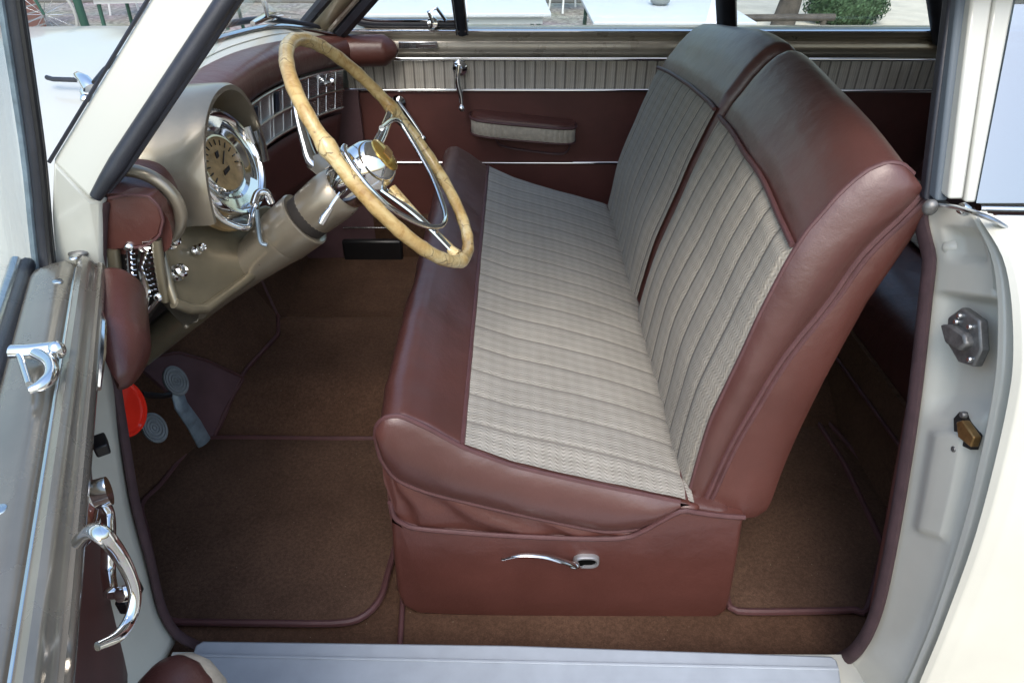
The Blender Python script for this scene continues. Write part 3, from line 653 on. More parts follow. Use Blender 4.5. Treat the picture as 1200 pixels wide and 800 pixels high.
# visible gathered face of the skirt
def skf(u,v):
    up_=[P(x,y,y=SY0+.004) for x,y in [(447,540),(465,563),(500,578),(560,593),(640,611),(700,622),(745,624)]]
    lo_=[P(x,y,y=SY0+.004) for x,y in [(456,590),(465,606),(492,620),(560,627),(640,631),(700,634),(745,632)]]
    k=u*6; i=min(5,int(k)); f=k-i; a=up_[i].lerp(up_[i+1],f); c=lo_[i].lerp(lo_[i+1],f)
    p=a.lerp(c,v); 
    p.y+= -.004*math.sin(math.pi*v)+(.0075*math.sin(u*26-v*5+2.5*mn.noise(V((u*4,v,1))))+.006*mn.noise(V((u*11-v*2.2,v*1.0,3))))*math.sin(math.pi*v)**.6*(1-.75*u)+.004
    return p
b.grid(skf,90,14); b.build('cushion_skirt',skm,seat,sharp=70)
# cushion
up_px=[(440,512),(441,500),(447,492),(456,488),(470,488),(500,501),(545,525),(600,545),(650,557),(700,568),(750,578),(797,588)]
lo_px=[(797,594),(770,610),(748,619),(720,622),(700,621),(640,609),(560,591),(500,576),(465,561),(448,540)]
SC=.872
upo,loo=xz(up_px,SC),xz(lo_px,SC)
full=upo[:-1]+[(upo[-1][0],upo[-1][1]),(upo[-1][0]+.10,upo[-1][1]-.03),(upo[-1][0]+.10,upo[-1][1]-.08)]+loo
co=[(p.x,p.y) for p in resample([V((a,c,0)) for a,c in full],140,True)]
def cmap(w):
    s=clamp((w.y-SC)/(SY1-SC)); 
    z=w.z+.004*math.sin(math.pi*s)*(1 if w.z>-1.0 else 0)+.0025*mn.noise(V((w.x*6,w.y*5,w.z*6)))
    fx=.006*mn.noise(V((w.x*3,w.y*7,w.z*14+9)))+.0035*mn.noise(V((2,w.y*22,w.z*26)))*sstep(-.03,-.15,w.x)
    return V((w.x+fx*sstep(.0,-.12,w.x),w.y,z))
b=B(); pillow(b,co,SC,SY1,.014,cmap,mid=90); cush=b.build('seat_cushion',leather_old,seat,sharp=60)
def side_pipe(px,y,name,par,r=.0045,n=50):
    b=B(); b.tube(resample(spline([P(a[0],a[1],y=y if len(a)<3 else a[2]) for a in px],n*2),n),r,n=8); return b.build(name,piping,par)
def cside(u,v):
    k=min(59,int(round(u*59))); p=_ua[k].lerp(_la[k],v); wd=min(1,(_ua[k]-_la[k]).length/.08)
    return V((p.x,SC+.0005-(.020*wd**.7*math.sin(math.pi*v)**.75+.003*mn.noise(V((u*9,v*2,8)))*wd*math.sin(math.pi*v)),p.y))
_ua=resample([V((a,c,0)) for a,c in upo[1:]],60); _la=resample([V((a,c,0)) for a,c in ([upo[0]]+loo[::-1])],60)
b=B(); b.grid(cside,59,16); b.build('side_bolster',leather_old,cush,sharp=80)
side_pipe(up_px,SC+.002,'cushion_piping',cush,n=60)
side_pipe([(440,512),(443,525)]+[(x,y) for x,y in lo_px[::-1]],SC+.001,'cushion_piping',cush,n=60)
# cloth insert on the cushion
tp=[V((a,c)) for a,c in upo if a>-.095]; tp=[V((P(543,525,y=SC).x,P(543,525,y=SC).z))]+[q for q in tp if q.x>P(546,525,y=SC).x+.01]+[V((upo[-1][0]+.028,upo[-1][1]-.012))]
tpl=resample([V((q.x,q.y,0)) for q in tp],60)
def cins(u,v):
    q=tpl[min(59,int(round(u*59)))]; y=lerp(SC+.005,2.238,v); s=(y-.0)/.078
    puff=.0075*(abs(math.cos(math.pi*(s%1.0)))) # low at seam
    seam=abs((s%1.0)-.5)*2     # 1 at seam
    edge=min(1,u*20)*min(1,v*60)*min(1,(1-v)*30)
    h=.006+edge*(.0028*(1-seam**4))*(1) -.001*edge
    w=.0012*mn.noise(V((q.x*18,y*18,1)))+.002*mn.noise(V((q.x*5,y*4,2)))*edge
    # crown
    c_=.016*math.sin(math.pi*clamp(u))*sstep(0,.05,v)*sstep(1,.95,v)
    return V((q.x,y,q.y+h+w+c_+.004*math.sin(math.pi*v)))
b=B(); b.grid(cins,59,400,su=.43,sv=1.36,ov=SC+.005); cin=b.build('cushion_insert',fabric_c,cush,sharp=80)
b=B(); x0=tpl[0]; b.tube([V((x0.x-.002,lerp(SC+.004,2.24,k/60),x0.y+.005+.004*math.sin(math.pi*k/60))) for k in range(61)],.0048,n=8); b.build('cushion_piping',piping,cush)
# ---------------- backrests
def yn(py): return .90+.07*clamp((592-py)/299,0,1.25)
fr_px=[(804,592),(818,548),(835,495),(855,451),(875,410),(892,372),(907,342),(922,313),(934,292),(948,270),(962,254),(981,231),(1001,212),(1020,199),(1040,191),(1058,193),(1071,205)]
bk_px=[(1080,224),(1066,240),(1049,258),(1030,276),(1010,297),(993,320),(976,346),(957,371),(937,395),(918,420),(900,447),(883,476),(865,507),(843,550),(822,592)]
sh_px=[(1080,222),(1087,230),(1087,246),(1068,280),(1044,316),(1015,357),(990,402),(965,450),(940,502),(917,555),(903,588),(896,600),(886,606),(855,603),(824,598)]
X=lambda px:xz([(a,c,yn(c)) for a,c in px],0)
pad_o=X(fr_px)+X(bk_px); sh_o=X(sh_px)+[ (a-.004,c) for a,c in X(bk_px)[::-1][1:-1]]
pad_o=[(p.x,p.y) for p in resample([V((a,c,0)) for a,c in pad_o],150,True)]
sh_o=[(p.x,p.y) for p in resample([V((a,c,0)) for a,c in sh_o],120,True)]
def bmap(w):
    """w.y is 0..1 over the whole bench width"""
    h=clamp((w.z+1.0)/.52,0,1.2); v=w.y
    if v<.49: v*=1-.022*h
    ya=.90+.072*h; yb=2.29-.06*h; y=lerp(ya,yb,v)
    ar=4*v*(1-v); ar=clamp(ar,-.1,1)
    fall=.014*sstep(.6,1.0,v)*h+.0*h
    yy=y; n1=.0035*mn.noise(V((w.x*7,y*6,w.z*7)))
    return V((w.x+.022*ar*h+n1,yy,w.z+.034*ar*h**1.5-fall+n1))
W_=1.35
# near back: v 0..0.485 ; far back: v .51..1
SP=((0.0,.484),(.499,1.0))
for bi,(v0,v1) in enumerate(SP):
    bb=B()
    def pill(outl,r,mid,r1=None):
        r0=r; r1=r1 or r; rv=r0/W_; rw=r1/W_
        o=[V((p[0],p[1])) for p in outl]; K=6
        ys=[(v0+rv*(1-math.cos(math.pi/2*k/K)), r0*(1-math.sin(math.pi/2*k/K))) for k in range(K+1)]
        ye=[(v1-rw*(1-math.cos(math.pi/2*k/K)), r1*(1-math.sin(math.pi/2*k/K))) for k in range(K+1)]
        stn=ys+[(lerp(v0+rv,v1-rw,k/mid),0) for k in range(1,mid)]+ye[::-1]
        rings=[]
        for y,i in stn:
            q=inset2(o,i) if i>1e-6 else o
            rings.append([bmap(V((p.x,y,p.y))) for p in q])
        bb.ring_loft(rings)
    pill(pad_o,(.014,.026)[bi],46,(.032,.030)[bi]); back=bb.build('backrest',leather_old,seat,sharp=60,label=('near' if bi==0 else 'far')+' half of the split backrest, beige pleated cloth with a maroon leather top roll')
    bb=B(); pill(sh_o,.006,20); bb.build('back_shell',leather,back,sharp=60)
    # piping
    def bp(pts2,v,r=.0045,n=70,off=0):
        bb=B(); bb.tube(resample([bmap(V((a,v,c))) for a,c in pts2],n),r,n=8); bb.build('backrest_piping',piping,back)
    F1,B1=X(fr_px),X(bk_px)
    e0=v0+.002 if bi==0 else v0+.004
    if bi==0: bp([(p.x,p.y) for p in resample([V((a,c,0)) for a,c in F1],80)],v0+.003)
    if bi==0:
        def bolster(A_,C_,amp,name,m):
            fa=resample([V((a,c,0)) for a,c in A_],60); fc=resample([V((a,c,0)) for a,c in C_],60)
            def fn(u,v):
                k=min(59,int(round(u*59))); p=fa[k].lerp(fc[k],v); wd=min(1,(fa[k]-fc[k]).length/.10)
                q=bmap(V((p.x,v0+.0005,p.y))); q.y-=amp*wd**.7*(math.sin(math.pi*v))**.75+.0035*mn.noise(V((u*7,v*2,4)))*math.sin(math.pi*v)*wd; return q
            bb=B(); bb.grid(fn,59,16); bb.build(name,m,back,sharp=80)
        bolster(F1,B1[::-1],.020,'side_bolster',leather_old)
        bolster(B1[::-1],X(sh_px[1:13])[::-1],.014,'side_bolster',leather)
        bp([(p.x,p.y) for p in resample([V((a,c,0)) for a,c in B1],60)],v0-.002,.0055)
        bp([(p.x+.011,p.y-.002) for p in resample([V((a,c,0)) for a,c in B1],60)],v0-.002,.0045)
    # cloth insert
    fi=[V((a,c,0)) for a,c in F1[:9]]; fi[0]=fi[0]+V((-.004,-.03,0)); fil=resample(spline(fi,60),70)
    va,vb=v0+(.005,.006)[bi],v1-(.010,.012)[bi]
    def bins(u,v):
        q=fil[min(69,int(round(u*69)))]; k=min(68,max(1,int(round(u*69)))); t=(fil[k+1]-fil[k-1]).normalized(); nn=V((-t.y,0,t.x))
        if nn.x>0: nn=-nn
        vv=lerp(va,vb,v); s=vv*W_/.078
        seam=abs((s%1.0)-.5)*2
        edge=min(1,v*50)*min(1,(1-v)*50)*min(1,(1-u)*25)
        h=.0035+edge*.0062*(1-seam**3)
        p=bmap(V((q.x,vv,q.y)))
        w=.0012*mn.noise(V((p.x*20,p.y*20,p.z*6)))+.004*mn.noise(V((3,p.y*5,p.z*5)))*edge
        # belly of the back: slight outward crown
        c_=.012*math.sin(math.pi*u)*sstep(0,.12,v)*sstep(1,.88,v)
        return p+nn*(h+w+c_)
    bb=B(); bb.grid(bins,69,220,su=.58,sv=(vb-va)*W_,ov=va*W_); bb.build('backrest_insert',fabric,back,sharp=80)
    q=fil[-1]; bb=B(); bb.tube([bmap(V((q.x,lerp(va,vb,k/40),q.y)))+V((-.006,0,.004)) for k in range(41)],.005,n=8); bb.build('backrest_piping',piping,back)
# seat adjuster lever and its oval escutcheon
b=B(); cc=P(687,656,y=SY0-.002)
def oval(rx,rz,dy,n=32,cx=0): return [cc+V((cx+math.copysign(abs(math.cos(t))**.7,math.cos(t))*rx,dy,math.copysign(abs(math.sin(t))**.8,math.sin(t))*rz)) for t in [2*math.pi*k/n for k in range(n)]]
b.ring_loft([oval(.026,.0175,.002),oval(.0255,.017,-.005),oval(.024,.0155,-.008),oval(.020,.0115,-.008),oval(.0185,.0105,-.004),oval(.018,.010,.002)],cap=False); esc=b.build('lever_escutcheon',mat('satin alloy',(.34,.34,.35),.3,metal=.6),seat)
b=B(); b.ring_loft([oval(.0185,.0105,-.0035),oval(.0185,.0105,.004)]); b.build('lever_slot',mat('black slot',(.004,.004,.004),1,spec=0),esc)
b=B(); L_=spline([P(588,655,y=SY0-.035),P(612,650,y=SY0-.036),P(640,652,y=SY0-.034),P(662,658,y=SY0-.030),P(676,662,y=SY0-.022),P(682,660,y=SY0-.004)],24)
b.tube(L_,[.003+.0035*min(1,i/14) for i in range(25)],n=10,flat=.6); b.build('seat_lever',chrome,esc)
b=B(); b.sphere(P(673,662,y=SY0-.022),.010,(1.1,.8,.8)); b.build('lever_boss',chrome,esc)
# ================================================================ REAR SEAT
ro=[(.93,-1.30),(.925,-1.05),(.935,-.97),(.96,-.915),(1.02,-.885),(1.12,-.885),(1.3,-.91),(1.5,-.95),(1.6,-.97),(1.6,-1.3)]
ro=[(p.x,p.y) for p in resample(spline([V((a,c,0)) for a,c in ro],80),110,True)]
b=B(); pillow(b,ro,.86,2.46,.03,mid=30,wr=.003); rs=b.build('rear_seat',leather_old,car,sharp=60)
b=B(); b.grid(lambda u,v:V((lerp(1.14,1.5,u),lerp(.99,2.42,v),-.872-.06*u-.001*abs(math.sin(v*60)))),10,120,su=.36,sv=1.43); b.build('seat_insert',fabric,rs,solid=.004)
rb=[(1.46,-1.0),(1.50,-.8),(1.56,-.55),(1.60,-.53),(1.66,-.49),(1.74,-.53),(1.76,-1.0)]
rb=[(p.x,p.y) for p in resample(spline([V((a,c,0)) for a,c in rb],60,),90,True)]
b=B(); pillow(b,rb,.96,2.45,.03,mid=10); b.build('rear_backrest',leather_old,rs,sharp=60)
b=B(); b.box((.918,1.66,-1.16),(.012,1.56,.26)); b.build('seat_riser',carpet,rs)
b=B(); b.tube([V((.905,lerp(.95,2.4,k/30),-1.10-.002*k)) for k in range(31)],.005); b.build('seat_piping',piping,rs)
b=B(); b.tube([P(955,490,z=-1.285),P(990,545,z=-1.285),P(1035,640,z=-1.285)],.008); b.build('carpet_piping',piping,flo)
# ================================================================ STEERING
WC=V((-.2193,1.1511,-.3984)); WN=V((.80137,.04943,.59611)).normalized(); WR=.222
wy_=(V((0,1,0))-WN*WN.y).normalized(); wx_=WN.cross(wy_)   # wheel plane axes
def wp_(r,a,o=0): return WC+wy_*(r*math.cos(a))+wx_*(r*math.sin(a))+WN*o
def wpix(px,py,o=0): return PP(px,py,WC+WN*o,WN)
def wang(p): q=p-WC; return math.atan2(q.dot(wx_),q.dot(wy_))
def wrad(p): q=p-WC; q=q-WN*q.dot(WN); return q.length
n=160; rr=[]
bosses=[wang(wpix(377,172)),wang(wpix(459,130)),wang(wpix(536,300))]
b=B()
for i in range(n):
    a=2*math.pi*i/n; r=.0108+.0009*max(0,math.sin(a*26))
    for q in bosses:
        d=abs((a-q+math.pi)%(2*math.pi)-math.pi); r+=.0035*math.exp(-(d/.07)**2)
    rr.append(r)
b.tube([wp_(WR,2*math.pi*i/n) for i in range(n)],rr,n=14,closed=True); sw=b.build('steering_wheel',ivory,car)
# hub: taupe neck, chrome bell, gilded badge
def ws(o): return WC+WN*o
HO=-.035
b=B(); b.lathe([(.040,-.16),(.044,-.14),(.046,-.10),(.044,-.075),(.040,-.07)],ws(HO),WN,32); b.build('hub_neck',taupe,sw)
b=B(); b.lathe([(.040,-.072),(.044,-.06),(.0465,-.03),(.0465,-.008),(.043,.010),(.036,.022),(.031,.027)],ws(HO),WN,40); hub=b.build('hub_bell',chrome,sw)
b=B(); b.lathe([(.031,.025),(.031,.030),(.027,.034),(.014,.037),(0,.038)],ws(HO),WN,32,cap=True); bdg=b.build('hub_badge',gold,hub)
b=B()
for k in range(5):
    a=wp_(.017,0,0); p=ws(HO+.039)+wy_*(-.016+.008*k); b.box(p-WN*(.0015+.012*abs(k-2)**2*.02),(.003,.005,.016),Matrix((wy_,wx_,WN)).transposed()@Matrix.Rotation(math.pi/2,3,'Y') if 0 else Matrix((WN,wy_,wx_)).transposed())
b.build('badge_relief',brass,bdg)
# spokes
for a in bosses:
    b=B(); p0=wp_(.038,a,HO-.012); p1=wp_(.12,a,-.018); p2=wp_(WR-.01,a,0)
    c=spline([p0,p1,p2],14); b.tube(c,[.011-.003*(i/14) for i in range(15)],n=10,flat=.55,upv=WN); sp=b.build('spoke',chrome,sw)
    b=B(); b.tube([wp_(WR-.028,a,-.004),wp_(WR-.012,a,-.001)],[.007,.012],n=10); b.build('spoke_boss',ivory,sp)
# wooden backing on the near lower spoke
a=bosses[2]; b=B(); b.tube([wp_(.05,a+.14,-.03),wp_(.12,a+.10,-.022),wp_(WR-.01,a+.09,-.002)],[.012,.011,.010],n=10,flat=.5,upv=WN); b.build('spoke_cover',ivory,sw)
# horn ring: chrome part ring
hpx=[(447,150),(459,141),(468,143),(480,160),(494,184),(508,210),(518,237),(522,252),(519,263),(510,266),(497,264),(478,256),(455,242),(432,220),(414,197),(403,178),(404,172)]
b=B(); hr=[wpix(x,y,.004) for x,y in hpx]; hr=[p for p in resample(spline(hr,80),70)]
b.tube(hr,.0048,n=10); b.build('horn_ring',chrome,sw)
# column: jacket, shroud, stalk, shift lever
b=B(); b.tube([ws(-.20),ws(-.36),ws(-.9),ws(-1.0)],[.030,.031,.030,.030],n=24); colm=b.build('steering_column',olive,car)
b=B(); b.lathe([(.030,-.50),(.032,-.43),(.038,-.35),(.047,-.275),(.0495,-.262),(.0495,-.258),(.051,-.255),(.053,-.20),(.050,-.198),(.045,-.20)],ws(0),WN,36); b.build('column_shroud',taupe,colm,sharp=25)
b=B(); b.lathe([(.030,-.215),(.042,-.20),(.043,-.18),(.038,-.18)],ws(0),WN,30); b.build('shift_collar',dark,colm)
b=B(); b.tube(spline([P(399,226,y=1.08),P(390,238,y=1.07),P(383,250,y=1.06)],10),[.003]*11,n=8); sk_=b.build('indicator_stalk',chrome,colm)
b=B(); b.tube([P(388,243,y=1.065),P(380,254,y=1.06),P(376,262,y=1.055)],[.004,.007,.0055],n=12); b.build('stalk_knob',chrome,sk_)
b=B(); c=spline([P(378,198,y=1.26),P(366,188,y=1.27),P(358,165,y=1.29),P(351,140,y=1.31),P(346,112,y=1.33)],20); b.tube(c,[.020,.020,.019,.018,.017,.016,.015,.014,.013,.012,.012,.011,.011,.010,.010,.009,.009,.008,.008,.008,.006],n=12,flat=.6); b.build('shift_lever',steel,colm)
b=B(); b.hull([P(358,196,y=1.26),P(372,208,y=1.22),P(386,196,y=1.22),P(372,184,y=1.26),P(366,182,y=1.27),P(376,192,y=1.24),P(392,186,y=1.24),P(380,176,y=1.27)]); b.build('lever_housing',taupe,colm,bevel=.004)
# ================================================================ DASHBOARD
dpath=[(.935,-.560,-.432),(1.05,-.585,-.415),(1.2,-.615,-.405),(1.45,-.655,-.405),(1.75,-.668,-.415),(2.0,-.655,-.435),(2.25,-.625,-.465),(2.50,-.585,-.505)]
dsp=spline([V((x,y,z)) for y,x,z in dpath],60)
def dcen(u): 
    k=u*60; i=min(59,int(k)); return dsp[i].lerp(dsp[i+1],k-i)
sec=[(-.075,.028),(-.04,.046),(0,.046),(.032,.034),(.046,.008),(.044,-.022),(.030,-.044),(.0,-.050),(-.06,-.05)]
sec=[(p.x,p.y) for p in resample(spline([V((a,c,0)) for a,c in sec],40),34)]
b=B(); b.ring_loft([[dcen(k/80)+V((a,0,c)) for a,c in sec] for k in range(81)]); dash=b.build('dashboard',leather,car,sharp=50,label='dashboard with a padded maroon leather roll')
# near end cap block under the roll
e_=[P(x,y,y=.925) for x,y in [(121,240),(126,232),(150,228),(174,230),(186,243),(190,258),(186,276),(172,287),(146,292),(124,295),(120,292)]]
b=B(); b.prism(e_,(-.0,.03,0)); ec=b.build('dash_end_cap',leather,dash,bevel=.004)
b=B(); b.tube(resample([p+V((.002,-.001,.0)) for p in e_[1:9]],24),.0022,n=6); b.build('dash_piping',piping,ec)
# top of dash up to windscreen
b=B(); b.grid(lambda u,v:(dcen(u)+V((-.07,0,.030))).lerp(wbs[min(30,int(round(u*30)))]+V((.07*sstep(0,.3,u)*(1-sstep(.8,1,u))-.005,0,-.035)),v),30,6); b.build('dash_top',cream_in,dash,solid=.003)
# instrument hood
PC=V((-.50,1.17,-.47)); 
def arch(x,y0,y1,z0,z1,n=40,p=2.2):
    cy,ry=(y0+y1)/2,(y1-y0)/2; out=[]
    for k in range(n+1):
        t=math.pi*k/n; out.append(V((x(k/n) if callable(x) else x,cy-ry*math.copysign(abs(math.cos(t))**(2/p),math.cos(t)),z0+(z1-z0)*abs(math.sin(t))**(2/p))))
    return out
secs=[arch(-.73,1.03,1.36,-.49,-.35),arch(-.67,.970,1.36,-.492,-.328),arch(-.63,.980,1.35,-.490,-.312),arch(-.60,1.005,1.34,-.486,-.302),arch(-.56,1.018,1.33,-.480,-.296),arch(-.52,1.018,1.325,-.474,-.293),arch(-.495,1.02,1.325,-.474,-.293),arch(-.488,1.022,1.322,-.472,-.296),arch(-.488,1.030,1.314,-.472,-.304),arch(-.50,1.034,1.31,-.472,-.308),arch(-.60,1.05,1.30,-.48,-.33)]
b=B(); b.ring_loft(secs,cap=False,closed=False); pod=b.build('instrument_hood',taupe,dash,sharp=60)
q=dcen(.05); b=B(); b.tube([V((q.x-.008+.066*math.cos(2*math.pi*k/40),q.y-.004,q.z+.004+.060*math.sin(2*math.pi*k/40))) for k in range(40)],.010,n=10,closed=True); b.build('hood_collar',taupe,pod)
# cluster: cream gold backing, chrome bezel, dished ring and dial
ax=V((.93,-.03,.36)).normalized(); cc2=P(266,190,y=1.16)
ay=(V((0,1,0))-ax*ax.y).normalized(); az=ax.cross(ay); az=az if az.z>0 else -az
def el(ry,rz,o,n=48,dz=0): return [cc2+ay*ry*math.cos(2*math.pi*k/n)+az*(rz*math.sin(2*math.pi*k/n)+dz)+ax*o for k in range(n)]
b=B(); b.ring_loft([el(.133,.112,-.03,dz=.0),el(.133,.112,-.022,dz=0)]); cl=b.build('instrument_panel',dial,dash)
b=B(); b.ring_loft([el(.112,.092,-.022),el(.113,.093,-.004),el(.1125,.0925,.004),el(.110,.090,.008),el(.106,.086,.007),el(.104,.084,.003),el(.100,.080,-.001),el(.080,.062,-.004),el(.072,.057,-.009),el(.066,.051,-.010),el(.064,.049,-.006),el(.061,.046,-.006),el(.060,.045,-.016)],cap=False); b.build('instrument_bezel',chrome,cl,sharp=30)
b=B(); b.ring_loft([el(.0605,.0455,-.010),el(.0605,.0455,-.016)]); dl=b.build('speedometer_dial',dial,cl)
b=B()
for k in range(13):
    a=math.radians(200-k*18.5); 
    for r0,r1 in ((.036,.046),):
        p,q=cc2+ay*(-r0*1.2*math.cos(math.radians(-20+k*18.5)))+az*(r0*.90*math.sin(math.radians(-20+k*18.5)))-ax*.009,cc2+ay*(-r1*1.2*math.cos(math.radians(-20+k*18.5)))+az*(r1*.90*math.sin(math.radians(-20+k*18.5)))-ax*.009
        b.tube([p,q],.0012,n=6)
b.tube([cc2-ax*.008,cc2+ay*.026+az*.014-ax*.008],.0012,n=6)
b.box(cc2-az*.013-ax*.009,(.001,.026,.009)); b.box(cc2+az*.016-ax*.009,(.001,.012,.014)); b.build('dial_marks',black,dl)
# chrome ribs on far side of cluster & V trim below
b=B(); b.tube([P(300,152,y=1.29),P(306,168,y=1.29),P(309,188,y=1.29)],.012,n=10,flat=.5); b.tube([P(290,148,y=1.27),P(297,168,y=1.27)],.006,n=8); b.build('cluster_trim',steel,cl)
b=B(); b.hull([P(245,242,y=1.07),P(256,262,y=1.07),P(290,272,y=1.12),P(300,246,y=1.18),P(247,232,y=1.08),P(258,250,y=1.08),P(286,262,y=1.13),P(300,236,y=1.19)]); b.build('cluster_trim',chrome,cl,bevel=.003)
b=B(); b.tube(spline([P(238,222,y=1.05),P(248,242,y=1.05),P(262,258,y=1.06),P(289,267,y=1.08),P(296,250,y=1.12),P(300,236,y=1.15),P(306,232,y=1.17)],30),.006,n=10); b.build('cluster_trim',chrome,cl)
b=B(); b.tube(spline([P(301,246,y=1.10),P(303,268,y=1.09),P(306,284,y=1.08),P(313,287,y=1.08)],14),.006,n=8,flat=.5); b.build('switch_tag',steelblue,dash)
b=B(); b.tube(spline([P(297,240,y=1.11),P(302,227,y=1.13),P(312,226,y=1.14),P(318,238,y=1.14)],14),.007,n=10); b.build('cluster_trim',chrome,cl)
# lower metal face of the dash, driver side
fp_=[(186,262),(250,256),(312,240),(345,250),(350,275),(318,304),(262,350),(240,364),(206,354),(196,318)]
pf=V((-.550,1.0,-.50)); nf=V((.93,-.18,.34)).normalized()
fq_=[PP(x,y,pf,nf) for x,y in fp_]
b=B(); b.prism(fq_,-nf*.02); low=b.build('lower_dash',olive,dash,bevel=.005,bseg=3)
b=B(); b.tube([PP(x,y,pf+nf*.004,nf) for x,y in [(204,355),(222,362),(240,362),(285,330),(322,300),(352,272)]],.009,n=10); b.build('dash_flange',olive,low)
b=B(); b.tube([PP(x,y,pf+nf*.002,nf) for x,y in [(188,262),(192,300),(199,335),(206,356)]],.007,n=10); b.build('dash_flange',olive,low)
def knob(px,py,r,par=low,R0=None):
    c=PP(px,py,pf+nf*.003,nf); b=B(); b.lathe([(r*1.15,0),(r*1.15,.004),(r*.7,.005),(r*.7,.009),(r,.012),(r*.98,.018),(r*.7,.021),(r*.55,.019),(0,.018)],c,nf+V((0,0,.2)),20); return b.build('dash_knob',chrome,par)
knob(197,284,.0115); knob(205,321,.0115); knob(229,294,.0075)
# ribbed chrome vent strip at the dash end
def rb_(x,y,yy=.925): return P(x,y,y=yy)
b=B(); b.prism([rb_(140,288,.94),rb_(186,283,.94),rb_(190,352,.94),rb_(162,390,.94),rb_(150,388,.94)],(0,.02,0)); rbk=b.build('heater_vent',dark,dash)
b=B()
for k in range(15):
    y=292+k*6.2; x=146+k*.9; b.tube([rb_(x,y,.926),rb_(x+12,y-.5,.926)],.0022,n=6)
for k in range(11):
    y=284+k*6.2; x=167+k*.9; b.tube([rb_(x,y,.926),rb_(x+12,y-.5,.926)],.0022,n=6)
b.build('vent_ribs',chrome,rbk)
b=B(); b.tube([rb_(150,286),rb_(154,330),rb_(162,384)],.004,n=8); b.tube([rb_(168,292,.92),rb_(164,312,.92),rb_(172,340,.92),rb_(168,372,.92)],[.007,.004,.006,.004],n=8); b.sphere(rb_(152,289),.008); b.sphere(rb_(161,384),.008); b.sphere(rb_(157,343),.007); b.sphere(rb_(186,348),.008); b.tube([rb_(161,384),rb_(172,366),rb_(186,350)],.004,n=8); b.build('vent_bracket',chrome,rbk)
b=B(); b.tube([rb_(131,290,.93),rb_(136,330,.93),rb_(146,385,.93)],.011,n=12); b.build('dash_upright',olive,dash)
b=B(); b.tube([rb_(183,280,.93),rb_(188,318,.93),rb_(194,352,.93)],.008,n=12); b.build('dash_upright',olive,dash)
# column clamp bracket under the dash
b=B(); b.hull([P(185,352,y=1.02),P(214,384,y=.98),P(232,378,y=.98),P(202,350,y=1.04),P(196,346,y=1.04),P(226,366,y=1.0),P(240,358,y=1.0),P(214,346,y=1.05)]); br=b.build('column_bracket',taupe,dash,bevel=.005)
b=B(); b.tube([P(208,350,y=1.01),P(238,368,y=.985)],.010,n=12); b.sphere(P(218,382,y=.975),.005); b.build('bracket_flange',taupe,br)
# ribbed chrome loudspeaker grille on the passenger side
def gp(u,v,o=0):
    """u along the dash 0 near..1 far, v 0 top..1 bottom"""
    t=lerp(.46,.93,u); c=dcen(t); return c+V((.030-.02*v+o,0,-.046-.125*v-.01*u))
b=B(); b.grid(lambda u,v:gp(u,v),30,6); gr=b.build('radio_grille',navy,dash,solid=.006)
for v in (.0,.52,1.0):
    b=B(); b.tube([gp(k/30,v,.006) for k in range(31)],.005,n=8); b.build('grille_bar',steel,gr)
b=B()
for k in range(21):
    v=.04+k*.046
    if abs(v-.52)<.03: continue
    b.tube([gp(j/20,v,.004) for j in range(21)],.0021,n=5)
b.build('grille_slats',steel,gr)
b=B()
for u in (.07,.14,.22,.30,.33,.42,.5,.58,.66,.75,.83,.92): b.tube([gp(u,.02,.006),gp(u,.98,.006)],.0014,n=6)
b.build('grille_dividers',chrome,gr)
b=B(); b.tube([gp(.36,.08,.009),gp(.36,.45,.009)],.012,n=10,flat=.4); b.tube([gp(.18,.1,.008),gp(.18,.42,.008)],.008,n=8,flat=.4); b.build('grille_plate',navy,gr)
b=B(); c=P(362,100,y=2.0); c=gp(.86,.28,.02); b.lathe([(.012,0),(.012,.008),(.006,.01),(.006,.02),(.013,.022),(.010,.030),(0,.031)],gp(.82,.25,.006),(1,0,.2),14); b.build('dash_knob',chrome,gr)
b=B(); b.grid(lambda u,v:gp(u*1.0,1.0)+V((-.004-.05*v,0,-.02-.20*v)),20,6); b.build('glovebox_panel',vinyl,dash,solid=.006)
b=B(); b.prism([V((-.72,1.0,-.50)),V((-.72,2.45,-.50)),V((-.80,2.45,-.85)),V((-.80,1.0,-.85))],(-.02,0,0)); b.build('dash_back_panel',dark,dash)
b=B(); b.prism([V((-.95,.96,-.66)),V((-.95,2.5,-.66)),V((-1.15,2.5,-.80)),V((-1.15,.96,-.80))],(0,0,-.01)); b.build('firewall',carpet,car)
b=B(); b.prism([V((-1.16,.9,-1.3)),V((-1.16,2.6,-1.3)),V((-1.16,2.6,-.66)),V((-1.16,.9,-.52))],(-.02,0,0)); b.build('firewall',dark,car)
# ================================================================ PEDALS
def pedal(c,ax,r,arm,name,ra=(1,1.15)):
    b=B(); 
    b.lathe([(r*.8,-.018),(r*.95,-.014),(r,-.004),(r,.003),(r*.94,.006)]+sum([[(r*k,.006),(r*(k-.04),.009),(r*(k-.09),.009),(r*(k-.13),.006)] for k in (.86,.64,.42,.22)],[])+[(0,.006)],c,ax,32,flat=1.45); o=b.build(name,pedal_m,car,sharp=60)
    if arm: 
        b=B(); b.tube(arm[0],arm[1],n=10,flat=.45,upv=(.6,-.5,.5)); b.build('pedal_arm',steelblue,o)
    return o
pa=V((.62,-.55,.5)).normalized()
c1=P(206,446,x=-.775); c2=P(181,501,x=-.775)
pedal(c1,pa,.025,([c1-pa*.02,P(212,475,x=-.775),P(228,498,x=-.77),P(239,518,x=-.77)],[.013,.016,.018,.019]),'brake_pedal')
pedal(c2,pa,.024,None,'clutch_pedal')
b=B(); b.tube([P(166,462,x=-.80),P(190,464,x=-.79),P(200,462,x=-.78)],.007,n=10); b.build('pedal_shaft',black,car)
